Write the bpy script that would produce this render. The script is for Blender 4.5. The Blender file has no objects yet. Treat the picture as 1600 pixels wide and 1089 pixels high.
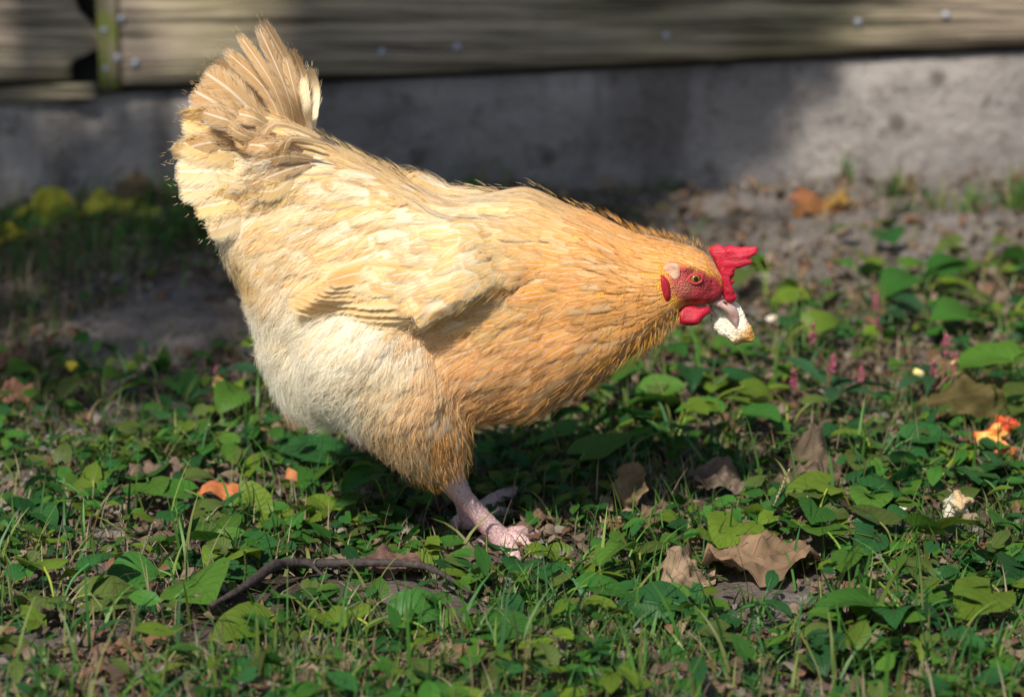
import bpy, math, random
import numpy as np
from mathutils import Vector, Matrix
from mathutils.bvhtree import BVHTree
from mathutils.kdtree import KDTree

rng = np.random.default_rng(7)
random.seed(7)
S = bpy.context.scene
COL = S.collection
R = math.radians

# ------------------------------------------------------------------ camera, light, exposure
PITCH = R(14.0)
CAM_Y, CAM_Z, FPX = -2.008, 0.677, 85.0 / 36.0 * 1600.0
cam_d = bpy.data.cameras.new('camera')
cam = bpy.data.objects.new('camera', cam_d); COL.objects.link(cam)
cam_d.sensor_width = 36.0; cam_d.lens = 85.0
cam_d.clip_start = 0.05; cam_d.clip_end = 200.0
cam.location = (0, CAM_Y, CAM_Z); cam.rotation_euler = (R(90) - PITCH, 0, 0)
cam_d.dof.use_dof = True; cam_d.dof.focus_distance = 2.02; cam_d.dof.aperture_fstop = 5.0
S.camera = cam

SUN_EL, SUN_AZ = R(48), R(-22)          # azimuth from -Y (behind the camera), negative = camera left
sun_dir = Vector((math.sin(SUN_AZ) * math.cos(SUN_EL), -math.cos(SUN_AZ) * math.cos(SUN_EL), math.sin(SUN_EL)))
world = bpy.data.worlds.new("World"); S.world = world; world.use_nodes = True
wn = world.node_tree; wn.nodes.clear()
wo = wn.nodes.new('ShaderNodeOutputWorld'); wb = wn.nodes.new('ShaderNodeBackground')
sky = wn.nodes.new('ShaderNodeTexSky'); sky.sky_type = 'NISHITA'; sky.sun_disc = False
sky.sun_elevation = SUN_EL
sky.sun_rotation = math.atan2(sun_dir.x, sun_dir.y)
wb.inputs['Strength'].default_value = 0.08
wn.links.new(sky.outputs[0], wb.inputs[0]); wn.links.new(wb.outputs[0], wo.inputs[0])
sun_d = bpy.data.lights.new('sun', 'SUN'); sun_d.energy = 4.0; sun_d.angle = R(0.8); sun_d.color = (1.0, 0.94, 0.84)
sun = bpy.data.objects.new('sun', sun_d); COL.objects.link(sun)
sun.rotation_euler = (-sun_dir).to_track_quat('-Z', 'Y').to_euler(); sun.location = (-2, -3, 6)
S.view_settings.view_transform = 'Standard'; S.view_settings.look = 'None'
S.view_settings.exposure = 0.62; S.view_settings.gamma = 1.0; S.view_settings.use_curve_mapping = False
S.render.engine = 'CYCLES'
S.cycles.max_bounces = 7; S.cycles.transparent_max_bounces = 16; S.cycles.use_denoising = True

# ------------------------------------------------------------------ small maths
_cp, _sp = math.cos(PITCH), math.sin(PITCH)
def ray(px, py):
    a, b = (px - 800) / FPX, (544 - py) / FPX
    return np.array([a, _cp + b * _sp, -_sp + b * _cp])
CAMP = np.array([0, CAM_Y, CAM_Z])
def P(px, py, Y=0.0):
    """where the view through a photo pixel meets the upright plane y = Y"""
    d = ray(px, py); return CAMP + d * ((Y - CAM_Y) / d[1])
def _hash(ix, iy, iz, seed):
    n = (ix * 374761393 + iy * 668265263 + iz * 2147483647 + seed * 974634721) & 0xffffffff
    n = ((n ^ (n >> 13)) * 1274126177) & 0xffffffff
    n = n ^ (n >> 16)
    return (n & 0xffff) / 65535.0
def vnoise(p, seed=0):
    p = np.asarray(p, float); i = np.floor(p).astype(np.int64); f = p - i; f = f * f * (3 - 2 * f)
    r = 0
    for dx in (0, 1):
        for dy in (0, 1):
            for dz in (0, 1):
                w = (f[..., 0] if dx else 1 - f[..., 0]) * (f[..., 1] if dy else 1 - f[..., 1]) * (f[..., 2] if dz else 1 - f[..., 2])
                r = r + w * _hash(i[..., 0] + dx, i[..., 1] + dy, i[..., 2] + dz, seed)
    return r * 2 - 1
def fbm(p, octs=4, seed=0):
    p = np.asarray(p, float); r = 0; a = 1.0; 
    for k in range(octs):
        r = r + a * vnoise(p * 2 ** k + 17.3 * k, seed + k); a *= 0.5
    return r
def sstep(a, b, x):
    t = np.clip((x - a) / (b - a), 0, 1); return t * t * (3 - 2 * t)
def norm(v): 
    v = np.asarray(v, float); return v / (np.linalg.norm(v) + 1e-12)

# ground height: gentle lumps, soil banked up against the wall
WALL_Y = 1.578
def gz(x, y):
    x = np.asarray(x, float); y = np.asarray(y, float)
    p = np.stack([x, y, 0 * x], -1)
    near = np.exp(-((x / 3) ** 2 + (y / 3) ** 2))
    z = 0.016 * fbm(p * 2.3, 3, 3) * near + 0.006 * fbm(p * 11, 3, 9) * near
    return z + near * sstep(0.7, 1.55, y) * (0.05 * sstep(-0.2, 0.5, x) + 0.022 * fbm(p * 4.5, 3, 77) + 0.012)
def G(px, py):
    """where the view through a photo pixel meets the ground"""
    d = ray(px, py); t = -CAM_Z / d[2]
    for _ in range(4):
        q = CAMP + d * t; t = (float(gz(q[0], q[1])) - CAM_Z) / d[2]
    q = CAMP + d * t; return np.array([q[0], q[1], float(gz(q[0], q[1]))])

# ------------------------------------------------------------------ objects
def tag(o, label=None, cat=None, group=None, kind=None):
    if label: o['label'] = label
    if cat: o['category'] = cat
    if group: o['group'] = group
    if kind: o['kind'] = kind
    return o
def empty(name, loc, label, cat, group=None):
    o = bpy.data.objects.new(name, None); COL.objects.link(o); o.location = loc; o.empty_display_size = 0.02
    bpy.context.view_layer.update()
    return tag(o, label, cat, group)
class MB:
    def __init__(s): s.v = []; s.f = []; s.c = []; s.uv = []; s.n = 0; s.mi = []; s.nr = []
    def add(s, v, f, c=None, uv=None, mi=0):
        v = np.asarray(v, float); s.v.append(v)
        f = np.asarray(f, int)
        s.f.append(f + s.n); s.n += len(v); s.mi.append(np.full(len(f), mi))
        if c is None: c = (1, 1, 1)
        c = np.asarray(c, float)
        if c.ndim == 1: c = np.tile(c, (len(v), 1))
        s.c.append(c)
        s.uv.append(np.zeros((len(v), 2)) if uv is None else np.asarray(uv, float))
    def addn(s, v, nr, f, c, uv): s.add(v, f, c, uv); s.nr.append(nr)
    def build(s, name, mats, parent=None, smooth=True):
        v = np.concatenate(s.v); uv = np.concatenate(s.uv); c = np.concatenate(s.c)
        me = bpy.data.meshes.new(name)
        allf = s.f
        nf = sum(len(f) for f in allf); sizes = np.concatenate([np.full(len(f), f.shape[1]) for f in allf])
        loops = np.concatenate([f.ravel() for f in allf])
        me.vertices.add(len(v)); me.loops.add(len(loops)); me.polygons.add(nf)
        off = np.array(parent.matrix_world.translation) if parent is not None else np.zeros(3)
        me.vertices.foreach_set('co', (v - off).astype(np.float32).ravel())
        me.loops.foreach_set('vertex_index', loops.astype(np.int32))
        starts = np.concatenate([[0], np.cumsum(sizes)[:-1]])
        me.polygons.foreach_set('loop_start', starts.astype(np.int32))
        me.polygons.foreach_set('use_smooth', np.full(nf, smooth))
        if isinstance(mats, (list, tuple)):
            for m in mats: me.materials.append(m)
            me.polygons.foreach_set('material_index', np.concatenate(s.mi).astype(np.int32))
        else: me.materials.append(mats)
        u = me.uv_layers.new(name='UVMap'); u.data.foreach_set('uv', uv[loops].astype(np.float32).ravel())
        ca = me.color_attributes.new('Col', 'FLOAT_COLOR', 'POINT')
        ca.data.foreach_set('color', np.concatenate([c, np.ones((len(c), 1))], 1).astype(np.float32).ravel())
        me.update(calc_edges=True); me.validate()
        if s.nr: me.normals_split_custom_set_from_vertices(np.concatenate(s.nr).astype(np.float32))
        o = bpy.data.objects.new(name, me); COL.objects.link(o)
        if parent is not None:
            o.parent = parent
            o.matrix_parent_inverse = Matrix.Identity(4)
            if parent.type == 'MESH' : o.location = (0, 0, 0)
        return o
def gridf(nr, nc):
    i = np.arange(nr - 1)[:, None] * nc + np.arange(nc - 1)[None, :]
    i = i.ravel(); return np.stack([i, i + 1, i + nc + 1, i + nc], 1)
def tube(mb, pts, rad, c=(1, 1, 1), n=8, cap=True):
    pts = np.asarray(pts, float); rad = np.broadcast_to(np.asarray(rad, float), (len(pts),))
    V = []; U = []
    ref = np.array([0.31, 0.2, 0.93])
    for k in range(len(pts)):
        t = norm(pts[min(k + 1, len(pts) - 1)] - pts[max(k - 1, 0)])
        a = np.cross(t, ref)
        a = norm(a) if np.linalg.norm(a) > 1e-3 else norm(np.cross(t, [1, 0, 0])); b = np.cross(t, a)
        th = np.arange(n) / n * 2 * np.pi
        V.append(pts[k] + rad[k] * (np.cos(th)[:, None] * a + np.sin(th)[:, None] * b))
        U.append(np.stack([np.arange(n) / n, np.full(n, k / max(1, len(pts) - 1))], 1))
    V = np.concatenate(V); U = np.concatenate(U)
    F = []
    for k in range(len(pts) - 1):
        for j in range(n):
            F.append([k * n + j, k * n + (j + 1) % n, (k + 1) * n + (j + 1) % n, (k + 1) * n + j])
    base = len(V)
    cc = np.asarray(c, float)
    if cc.ndim == 2: cc = np.repeat(cc, n, 0)
    if cap:
        V = np.vstack([V, pts[0], pts[-1]]); U = np.vstack([U, [0, 0], [0, 1]])
        if cc.ndim == 2: cc = np.vstack([cc, cc[0], cc[-1]])
        T = [[base, (j + 1) % n, j, j] for j in range(n)] + [[base + 1, base - n + j, base - n + (j + 1) % n, base - n + (j + 1) % n] for j in range(n)]
        T = np.array(T)[:, :3]
        n0 = mb.n
        mb.add(V, np.array(F), cc, U)
        mb.f.append(T + n0); mb.mi.append(np.zeros(len(T), int))
    else: mb.add(V, np.array(F), cc, U)
def smooth_path(pts, k=6):
    pts = np.asarray(pts, float); n = len(pts)
    out = []
    for i in range(n - 1):
        p0, p1, p2, p3 = pts[max(i - 1, 0)], pts[i], pts[i + 1], pts[min(i + 2, n - 1)]
        for t in np.arange(k) / k:
            out.append(0.5 * (2 * p1 + (p2 - p0) * t + (2 * p0 - 5 * p1 + 4 * p2 - p3) * t * t + (3 * p1 - p0 - 3 * p2 + p3) * t ** 3))
    out.append(pts[-1]); return np.array(out)

# ------------------------------------------------------------------ materials
class N:
    def __init__(s, name):
        s.m = bpy.data.materials.new(name); s.m.use_nodes = True; s.t = s.m.node_tree; s.t.nodes.clear()
        s.out = s.t.nodes.new('ShaderNodeOutputMaterial')
    def n(s, typ, **kw):
        x = s.t.nodes.new('ShaderNode' + typ)
        ins = kw.pop('ins', {})
        for k, v in kw.items(): setattr(x, k, v)
        for k, v in ins.items():
            if isinstance(v, bpy.types.NodeSocket): s.t.links.new(v, x.inputs[k])
            else: x.inputs[k].default_value = v
        return x
    def math(s, op, a, b=0.0, c=0.0, clamp=False):
        x = s.n('Math', operation=op, use_clamp=clamp, ins={0: a, 1: b, 2: c}); return x.outputs[0]
    def mix(s, f, a, b, blend='MIX'):
        x = s.n('Mix', data_type='RGBA', blend_type=blend)
        for k, v in ((0, f), (6, a), (7, b)):
            if isinstance(v, bpy.types.NodeSocket): s.t.links.new(v, x.inputs[k])
            else: x.inputs[k].default_value = v if k == 0 else tuple(v) + ((1,) if len(v) == 3 else ())
        return x.outputs[2]
    def noise(s, vec, scale, detail=3, rough=0.55):
        return s.n('TexNoise', ins={'Vector': vec, 'Scale': scale, 'Detail': detail, 'Roughness': rough}).outputs[0]
    def ramp(s, f, stops):
        x = s.n('ValToRGB', ins={0: f}); e = x.color_ramp.elements
        while len(e) < len(stops): e.new(0.5)
        for k, (p, c) in enumerate(stops): e[k].position = p; e[k].color = tuple(c) + (1,) if len(c) == 3 else c
        return x.outputs[0]
    def maprange(s, v, a, b, c=0.0, d=1.0):
        return s.n('MapRange', ins={0: v, 1: a, 2: b, 3: c, 4: d}).outputs[0]
    def bsdf(s, col, rough=0.6, bump=None, bstr=0.3, bdist=0.002, spec=0.4, trans=0.0, sss=0.0, sssr=(1, .3, .2), alpha=None, sheen=0.0):
        b = s.n('BsdfPrincipled', ins={'Base Color': col, 'Roughness': rough, 'Specular IOR Level': spec})
        if sss: 
            b.inputs['Subsurface Weight'].default_value = sss; b.inputs['Subsurface Radius'].default_value = sssr; b.inputs['Subsurface Scale'].default_value = 0.004
        if sheen: b.inputs['Sheen Weight'].default_value = sheen; b.inputs['Sheen Roughness'].default_value = 0.4
        nrm = None
        if bump is not None:
            bp = s.n('Bump', ins={'Height': bump, 'Strength': bstr, 'Distance': bdist}); nrm = bp.outputs[0]
            s.t.links.new(nrm, b.inputs['Normal'])
        sh = b.outputs[0]
        if trans:
            tr = s.n('BsdfTranslucent', ins={0: col})
            if nrm: s.t.links.new(nrm, tr.inputs['Normal'])
            sh = s.n('MixShader', ins={0: trans, 1: sh, 2: tr.outputs[0]}).outputs[0]
        if alpha is not None:
            tp = s.n('BsdfTransparent')
            sh = s.n('MixShader', ins={0: alpha, 1: tp.outputs[0], 2: sh}).outputs[0]
        s.t.links.new(sh, s.out.inputs[0]); return s.m

def m_feather(name, freq=26.0, soft=0.5, edge=0.98, rag=0.6):
    k = N(name)
    col = k.n('VertexColor', layer_name='Col').outputs[0]
    uv = k.n('UVMap').outputs[0]
    sx = k.n('SeparateXYZ', ins={0: uv}); u, t = sx.outputs[0], sx.outputs[1]
    uu = k.math('ABSOLUTE', k.math('SUBTRACT', k.math('FRACT', u), 0.5)); uu = k.math('MULTIPLY', uu, 2.0)   # 0 shaft, 1 edge
    rnd = k.math('FLOOR', u)
    b = k.math('SUBTRACT', t, k.math('MULTIPLY', uu, 0.22))
    vec = k.n('CombineXYZ', ins={0: k.math('MULTIPLY', b, freq), 1: k.math('MULTIPLY', uu, 1.3), 2: k.math('MULTIPLY', rnd, 3.7)}).outputs[0]
    nz = k.noise(vec, 1.0, 2, 0.6)
    nl = k.noise(k.n('CombineXYZ', ins={0: k.math('MULTIPLY', b, 5), 1: uu, 2: k.math('MULTIPLY', rnd, 1.7)}).outputs[0], 1.0, 2)
    tip = k.math('MAXIMUM', uu, k.maprange(t, 0.72, 1.0, 0.0, 1.0))
    # pale fringe, richer middle towards the tip, pale shaft
    pale = k.mix(k.maprange(tip, 0.55, 0.95, 0.0, 0.9), col, k.mix(0.5, col, (0.86, 0.79, 0.66)))
    rich = k.mix(k.math('MULTIPLY', k.maprange(t, 0.3, 0.8, 0, 1), k.maprange(uu, 0.85, 0.15, 0, 0.9)), pale, k.mix(1.0, col, (0.92, 0.76, 0.52), 'MULTIPLY'))
    streak = k.mix(k.maprange(nz, 0.38, 0.7, 0.0, 0.4), rich, k.mix(0.5, col, (0.84, 0.78, 0.66)))
    streak = k.mix(k.maprange(nl, 0.62, 0.3, 0.0, 0.16), streak, k.mix(1.0, streak, (0.72, 0.60, 0.45), 'MULTIPLY'))
    c = k.mix(k.maprange(uu, 0.12, 0.03, 0.0, 0.8), streak, k.mix(0.7, col, (0.84, 0.78, 0.66)))
    cut = k.math('ADD', edge, k.math('MULTIPLY', k.math('SUBTRACT', nz, 0.5), rag))
    al = k.maprange(k.math('SUBTRACT', cut, tip), -soft * 0.3, soft, 0.0, 1.0)
    return k.bsdf(c, 0.55, bump=nz, bstr=0.10, bdist=0.0006, spec=0.25, trans=0.25, alpha=al, sheen=0.25)
M_FEATHER = m_feather('buff_feather')
M_FLIGHT = m_feather('flight_feather', freq=60, soft=0.12, edge=0.97)
M_TAIL = m_feather('tail_feather', freq=48, soft=0.3, edge=0.95, rag=0.8)

k = N('down_strands'); M_STRAND = None
hi = k.n('HairInfo'); at = k.n('Attribute', attribute_name='tint', attribute_type='GEOMETRY')
b_ = k.n('BsdfPrincipled', ins={'Base Color': at.outputs[0], 'Roughness': 0.5, 'Specular IOR Level': 0.25})
t_ = k.n('BsdfTranslucent', ins={0: at.outputs[0]})
sh = k.n('MixShader', ins={0: 0.3, 1: b_.outputs[0], 2: t_.outputs[0]})
k.t.links.new(sh.outputs[0], k.out.inputs[0]); M_STRAND = k.m

k = N('hen_skin_and_down')
col = k.n('VertexColor', layer_name='Col').outputs[0]; oc = k.n('TexCoord').outputs['Object']
nz = k.noise(oc, 260, 3); nv = k.n('TexVoronoi', ins={'Vector': oc, 'Scale': 700}).outputs[0]
M_BODY = k.bsdf(k.mix(k.maprange(nz, 0.35, 0.7, 0, 0.35), col, k.mix(1.0, col, (0.75, 0.6, 0.5), 'MULTIPLY')), 0.55, bump=k.math('ADD', nz, nv), bstr=0.7, bdist=0.0016, sss=0.08)

def m_flesh(name, a, b, scale=420, rough=0.5):
    k = N(name); oc = k.n('TexCoord').outputs['Object']
    nz = k.noise(oc, 90, 3); nv = k.n('TexVoronoi', ins={'Vector': oc, 'Scale': scale * 2.2}).outputs[0]
    c = k.mix(k.maprange(nz, 0.35, 0.68), a, b)
    return k.bsdf(c, rough, bump=k.math('ADD', nv, nz), bstr=0.45, bdist=0.001, spec=0.4, sss=0.25)
M_COMB = m_flesh('red_comb_flesh', (0.50, 0.012, 0.038), (0.32, 0.006, 0.020))
M_WATTLE = m_flesh('red_wattle_flesh', (0.47, 0.012, 0.036), (0.30, 0.006, 0.018))
M_LOBE = m_flesh('pale_earlobe_flesh', (0.70, 0.47, 0.32), (0.58, 0.26, 0.17))
k = N('horn_beak'); oc = k.n('TexCoord').outputs['Object']; nz = k.noise(oc, 120, 3)
M_BEAK = k.bsdf(k.ramp(nz, [(0.3, (0.42, 0.22, 0.19)), (0.6, (0.55, 0.38, 0.33)), (0.8, (0.64, 0.50, 0.45))]), 0.32, bump=nz, bstr=0.2, bdist=0.0006, spec=0.5, sss=0.1)
k = N('leg_scales'); col = k.n('VertexColor', layer_name='Col').outputs[0]; uv = k.n('UVMap').outputs[0]
oc = k.n('TexCoord').outputs['Object']
vor = k.n('TexVoronoi', feature='DISTANCE_TO_EDGE', ins={'Vector': oc, 'Scale': 330.0}).outputs[0]
gap = k.maprange(vor, 0.0, 0.11)
M_LEG = k.bsdf(k.mix(gap, k.mix(1.0, col, (0.74, 0.50, 0.47), 'MULTIPLY'), col), 0.42, bump=gap, bstr=0.6, bdist=0.0012, spec=0.4, sss=0.12)
k = N('claw_horn'); M_CLAW = k.bsdf((0.42, 0.34, 0.28, 1), 0.35)
k = N('amber_iris'); oc = k.n('TexCoord').outputs['Object']
M_IRIS = k.bsdf(k.ramp(k.noise(oc, 900, 2), [(0.3, (0.15, 0.065, 0.012)), (0.7, (0.30, 0.16, 0.03))]), 0.08, spec=0.6)
k = N('black_pupil'); M_PUPIL = k.bsdf((0.004, 0.004, 0.004, 1), 0.04, spec=0.7)
k = N('bread_crumb'); oc = k.n('TexCoord').outputs['Object']; col = k.n('VertexColor', layer_name='Col').outputs[0]
nz = k.noise(oc, 320, 4, 0.7); vo = k.n('TexVoronoi', ins={'Vector': oc, 'Scale': 420.0}).outputs[0]
M_BREAD = k.bsdf(k.mix(k.maprange(nz, 0.4, 0.75, 0, 0.4), col, k.mix(1.0, col, (0.9, 0.8, 0.6), 'MULTIPLY')), 0.85, bump=k.math('ADD', nz, vo), bstr=0.7, bdist=0.0016, sss=0.15, sssr=(1, .8, .5))

def m_leaf(name, vein=1.0, trans=0.35, rough=0.45):
    k = N(name); col = k.n('VertexColor', layer_name='Col').outputs[0]; uv = k.n('UVMap').outputs[0]
    sx = k.n('SeparateXYZ', ins={0: uv}); u, t = sx.outputs[0], sx.outputs[1]
    uu = k.math('MULTIPLY', k.math('ABSOLUTE', k.math('SUBTRACT', u, 0.5)), 2.0)
    sv = k.math('SUBTRACT', t, k.math('MULTIPLY', uu, 0.35))
    tri = k.math('PINGPONG', k.math('MULTIPLY', sv, 7.0), 0.5)
    v = k.math('MAXIMUM', k.maprange(tri, 0.0, 0.09, 1, 0), k.maprange(uu, 0.0, 0.06, 1, 0))
    oc = k.n('TexCoord').outputs['Object']; nz = k.noise(oc, 70, 4, 0.6); nf = k.noise(oc, 400, 3, 0.6)
    oi = k.n('ObjectInfo').outputs['Random']
    c = k.mix(k.maprange(nz, 0.35, 0.7, 0, 0.45), col, k.mix(1.0, col, (0.62, 0.7, 0.5), 'MULTIPLY'))
    c = k.mix(k.math('MULTIPLY', v, 0.35 * vein), c, k.mix(1.0, c, (1.7, 1.45, 1.5), 'MULTIPLY'))
    c = k.mix(k.maprange(nf, 0.68, 0.78, 0, 0.5), c, (0.10, 0.07, 0.03))
    h = k.math('ADD', k.math('MULTIPLY', v, -0.7), k.math('MULTIPLY', nz, 0.8))
    hole = k.math('SUBTRACT', 1.0, k.math('MULTIPLY', k.math('GREATER_THAN', k.noise(oc, 190, 2, .5), 0.715), k.math('GREATER_THAN', oi, 0.4)))
    return k.bsdf(c, rough, bump=h, bstr=0.5 * vein + 0.15, bdist=0.0018, spec=0.22, trans=trans, alpha=hole)
M_LEAF = m_leaf('green_leaf')
M_DEAD = m_leaf('dead_leaf', 1.0, 0.22, 0.75)
k = N('grass_blade'); col = k.n('VertexColor', layer_name='Col').outputs[0]
M_GRASS = k.bsdf(col, 0.5, spec=0.35, trans=0.35)
k = N('plant_stem'); col = k.n('VertexColor', layer_name='Col').outputs[0]; M_STEM = k.bsdf(col, 0.55)
k = N('twig_bark'); oc = k.n('TexCoord').outputs['Object']; nz = k.noise(oc, 150, 4, 0.65)
M_TWIG = k.bsdf(k.ramp(nz, [(0.3, (0.016, 0.012, 0.011)), (0.55, (0.048, 0.036, 0.032)), (0.75, (0.10, 0.08, 0.07))]), 0.8, bump=nz, bstr=0.7, bdist=0.003)
k = N('scrap_surface'); col = k.n('VertexColor', layer_name='Col').outputs[0]; oc = k.n('TexCoord').outputs['Object']; nz = k.noise(oc, 200, 4)
M_SCRAP = k.bsdf(k.mix(k.maprange(nz, 0.35, 0.7, 0, 0.4), col, k.mix(1.0, col, (1.0, 0.72, 0.5), 'MULTIPLY')), 0.4, bump=nz, bstr=0.5, bdist=0.002, sss=0.1)

k = N('soil'); oc = k.n('TexCoord').outputs['Object']
n1 = k.noise(oc, 3.2, 5, 0.6); n2 = k.noise(oc, 45, 5, 0.7); n3 = k.noise(oc, 260, 4, 0.7)
c = k.mix(k.maprange(n1, 0.38, 0.62), (0.060, 0.043, 0.032), (0.20, 0.165, 0.14))
c = k.mix(k.math('MULTIPLY', k.n('VertexColor', layer_name='Col').outputs[0], 0.8), c, k.mix(k.maprange(n3, .35, .65), (0.22, 0.195, 0.18), (0.42, 0.385, 0.36)))
c = k.mix(k.maprange(n2, 0.35, 0.7, 0, 0.6), c, k.mix(1.0, c, (0.38, 0.34, 0.30), 'MULTIPLY'))
c = k.mix(k.maprange(n3, 0.6, 0.75, 0, 0.5), c, (0.26, 0.21, 0.16))
M_SOIL = k.bsdf(c, 0.95, bump=k.math('ADD', n2, k.math('MULTIPLY', n3, 0.6)), bstr=1.0, bdist=0.012, spec=0.15)

k = N('weathered_board'); oc = k.n('TexCoord').outputs['Object']; oi = k.n('ObjectInfo').outputs['Random']
off = k.n('VectorMath', operation='ADD', ins={0: oc, 1: k.n('CombineXYZ', ins={0: k.math('MULTIPLY', oi, 30.0), 2: k.math('MULTIPLY', oi, 7.0)}).outputs[0]}).outputs[0]
st = k.n('Mapping', ins={'Vector': off, 'Scale': (2.0, 12.0, 55.0)}).outputs[0]
warp = k.noise(k.n('Mapping', ins={'Vector': off, 'Scale': (1.3, 3, 6)}).outputs[0], 1.0, 2)
st2 = k.n('VectorMath', operation='ADD', ins={0: st, 1: k.n('CombineXYZ', ins={2: k.math('MULTIPLY', warp, 2.2)}).outputs[0]}).outputs[0]
g1 = k.noise(st2, 1.6, 5, 0.65)
g2 = k.noise(k.n('Mapping', ins={'Vector': st2, 'Scale': (0.6, 1, 3.5)}).outputs[0], 1.4, 3, 0.6)
big = k.noise(off, 3.2, 3)
c = k.ramp(g1, [(0.36, (0.06, 0.048, 0.036)), (0.48, (0.25, 0.20, 0.145)), (0.62, (0.46, 0.37, 0.28))])
c = k.mix(k.maprange(big, 0.42, 0.62, 0, 0.6), c, k.mix(1.0, c, (0.80, 0.92, 0.62), 'MULTIPLY'))
c = k.mix(k.maprange(g2, 0.57, 0.64, 0, 0.85), c, (0.05, 0.04, 0.032))
M_BOARD = k.bsdf(c, 0.85, bump=k.math('ADD', g1, g2), bstr=0.8, bdist=0.006, spec=0.2)
k = N('mossy_board'); oc = k.n('TexCoord').outputs['Object']; n1 = k.noise(oc, 18, 4); n2 = k.noise(k.n('Mapping', ins={'Vector': oc, 'Scale': (60, 20, 5)}).outputs[0], 1.0, 4)
c = k.ramp(n2, [(0.3, (0.12, 0.10, 0.06)), (0.65, (0.34, 0.28, 0.19))])
c = k.mix(k.maprange(n1, 0.42, 0.58, 0, 0.85), c, (0.22, 0.24, 0.05))
M_MOSSY = k.bsdf(c, 0.9, bump=k.math('ADD', n1, n2), bstr=0.8, bdist=0.005, spec=0.15)
k = N('old_concrete'); oc = k.n('TexCoord').outputs['Object']
n1 = k.noise(oc, 3.5, 5, 0.6); n2 = k.noise(oc, 28, 5, 0.65); n3 = k.noise(oc, 190, 3, 0.7)
c = k.mix(k.maprange(n1, 0.36, 0.64), (0.15, 0.138, 0.135), (0.37, 0.335, 0.31))
c = k.mix(k.maprange(n2, 0.52, 0.66, 0, 0.75), c, (0.085, 0.07, 0.06))
n4 = k.noise(k.n('Mapping', ins={'Vector': oc, 'Scale': (7, 7, 1.6)}).outputs[0], 1.0, 4)
c = k.mix(k.maprange(n4, 0.52, 0.62, 0, 0.75), c, (0.085, 0.075, 0.072))
n5 = k.n('TexVoronoi', ins={'Vector': oc, 'Scale': 11.0, 'Randomness': 1.0}).outputs[0]
c = k.mix(k.maprange(n5, 0.10, 0.20, 0.8, 0.0), c, (0.05, 0.042, 0.038))
c = k.mix(k.maprange(n3, 0.4, 0.7, 0, 0.35), c, (0.40, 0.34, 0.29))
M_CONC = k.bsdf(c, 0.95, bump=k.math('ADD', n2, k.math('MULTIPLY', n3, 0.4)), bstr=0.9, bdist=0.02, spec=0.12)
k = N('grey_nail'); M_NAIL = k.bsdf((0.34, 0.36, 0.40, 1), 0.5, spec=0.5)
k.m.node_tree.nodes['Principled BSDF'].inputs['Metallic'].default_value = 0.4
k = N('tree_bark'); oc = k.n('TexCoord').outputs['Object']; nz = k.noise(k.n('Mapping', ins={'Vector': oc, 'Scale': (14, 14, 3)}).outputs[0], 1.0, 5)
M_BARK = k.bsdf(k.ramp(nz, [(0.3, (0.05, 0.04, 0.03)), (0.7, (0.2, 0.16, 0.13))]), 0.9, bump=nz, bstr=1.0, bdist=0.03)
k = N('gap_shade_black'); M_GAP_SHADE = k.bsdf((0.02, 0.018, 0.016, 1), 0.95)  # near-black colour that stands in for shade behind the boards

# ------------------------------------------------------------------ ground
def axis(lo, hi, step, far_lo, far_hi):
    a = list(np.arange(lo, hi + step / 2, step)); s = step
    x = a[-1]
    while x < far_hi: s *= 1.35; x += s; a.append(x)
    s = step; x = a[0]; pre = []
    while x > far_lo: s *= 1.35; x -= s; pre.append(x)
    return np.array(pre[::-1] + a)
gx = axis(-1.0, 1.0, 0.0085, -40, 40); gy = axis(-0.75, 1.65, 0.0085, -40, 40)
X, Y = np.meshgrid(gx, gy)
Z = gz(X, Y)
near = np.exp(-((X / 2.5) ** 2 + (Y / 2.5) ** 2))
pp = np.stack([X, Y, 0 * X], -1)
Z = Z + near * (0.0035 * fbm(pp * 60, 3, 21) + 0.004 * np.clip(fbm(pp * 28, 2, 31), 0, 1))
def bare(x, y):
    """how bare the soil is: along the wall and in grey patches on the left"""
    p = np.stack([x, y, 0 * x], -1); n1 = fbm(p * 3.0 + 2, 3, 41)
    b = sstep(.5, 1.1, y + .25 * n1) * sstep(-.5, .3, x + .2 * n1)
    b = np.maximum(b, np.exp(-(((x + .40) / .22) ** 2 + ((y - .84) / .24) ** 2)) * 1.3)
    b = np.maximum(b, .95 * np.exp(-(((x + .42) / .14) ** 2 + ((y - .52) / .12) ** 2)))
    b = np.maximum(b, sstep(.25, .7, fbm(p * 6, 3, 44)) * .62)
    return np.clip(b, 0, 1)
dust = bare(X, Y) * np.clip(.75 + .5 * fbm(pp * 9, 3, 66), 0, 1)
mb = MB(); mb.add(np.stack([X, Y, Z], -1).reshape(-1, 3), gridf(len(gy), len(gx)), np.repeat(dust.reshape(-1, 1), 3, 1))
tag(mb.build('ground', M_SOIL), 'bare grey brown soil of the yard', None, None, 'structure')

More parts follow.
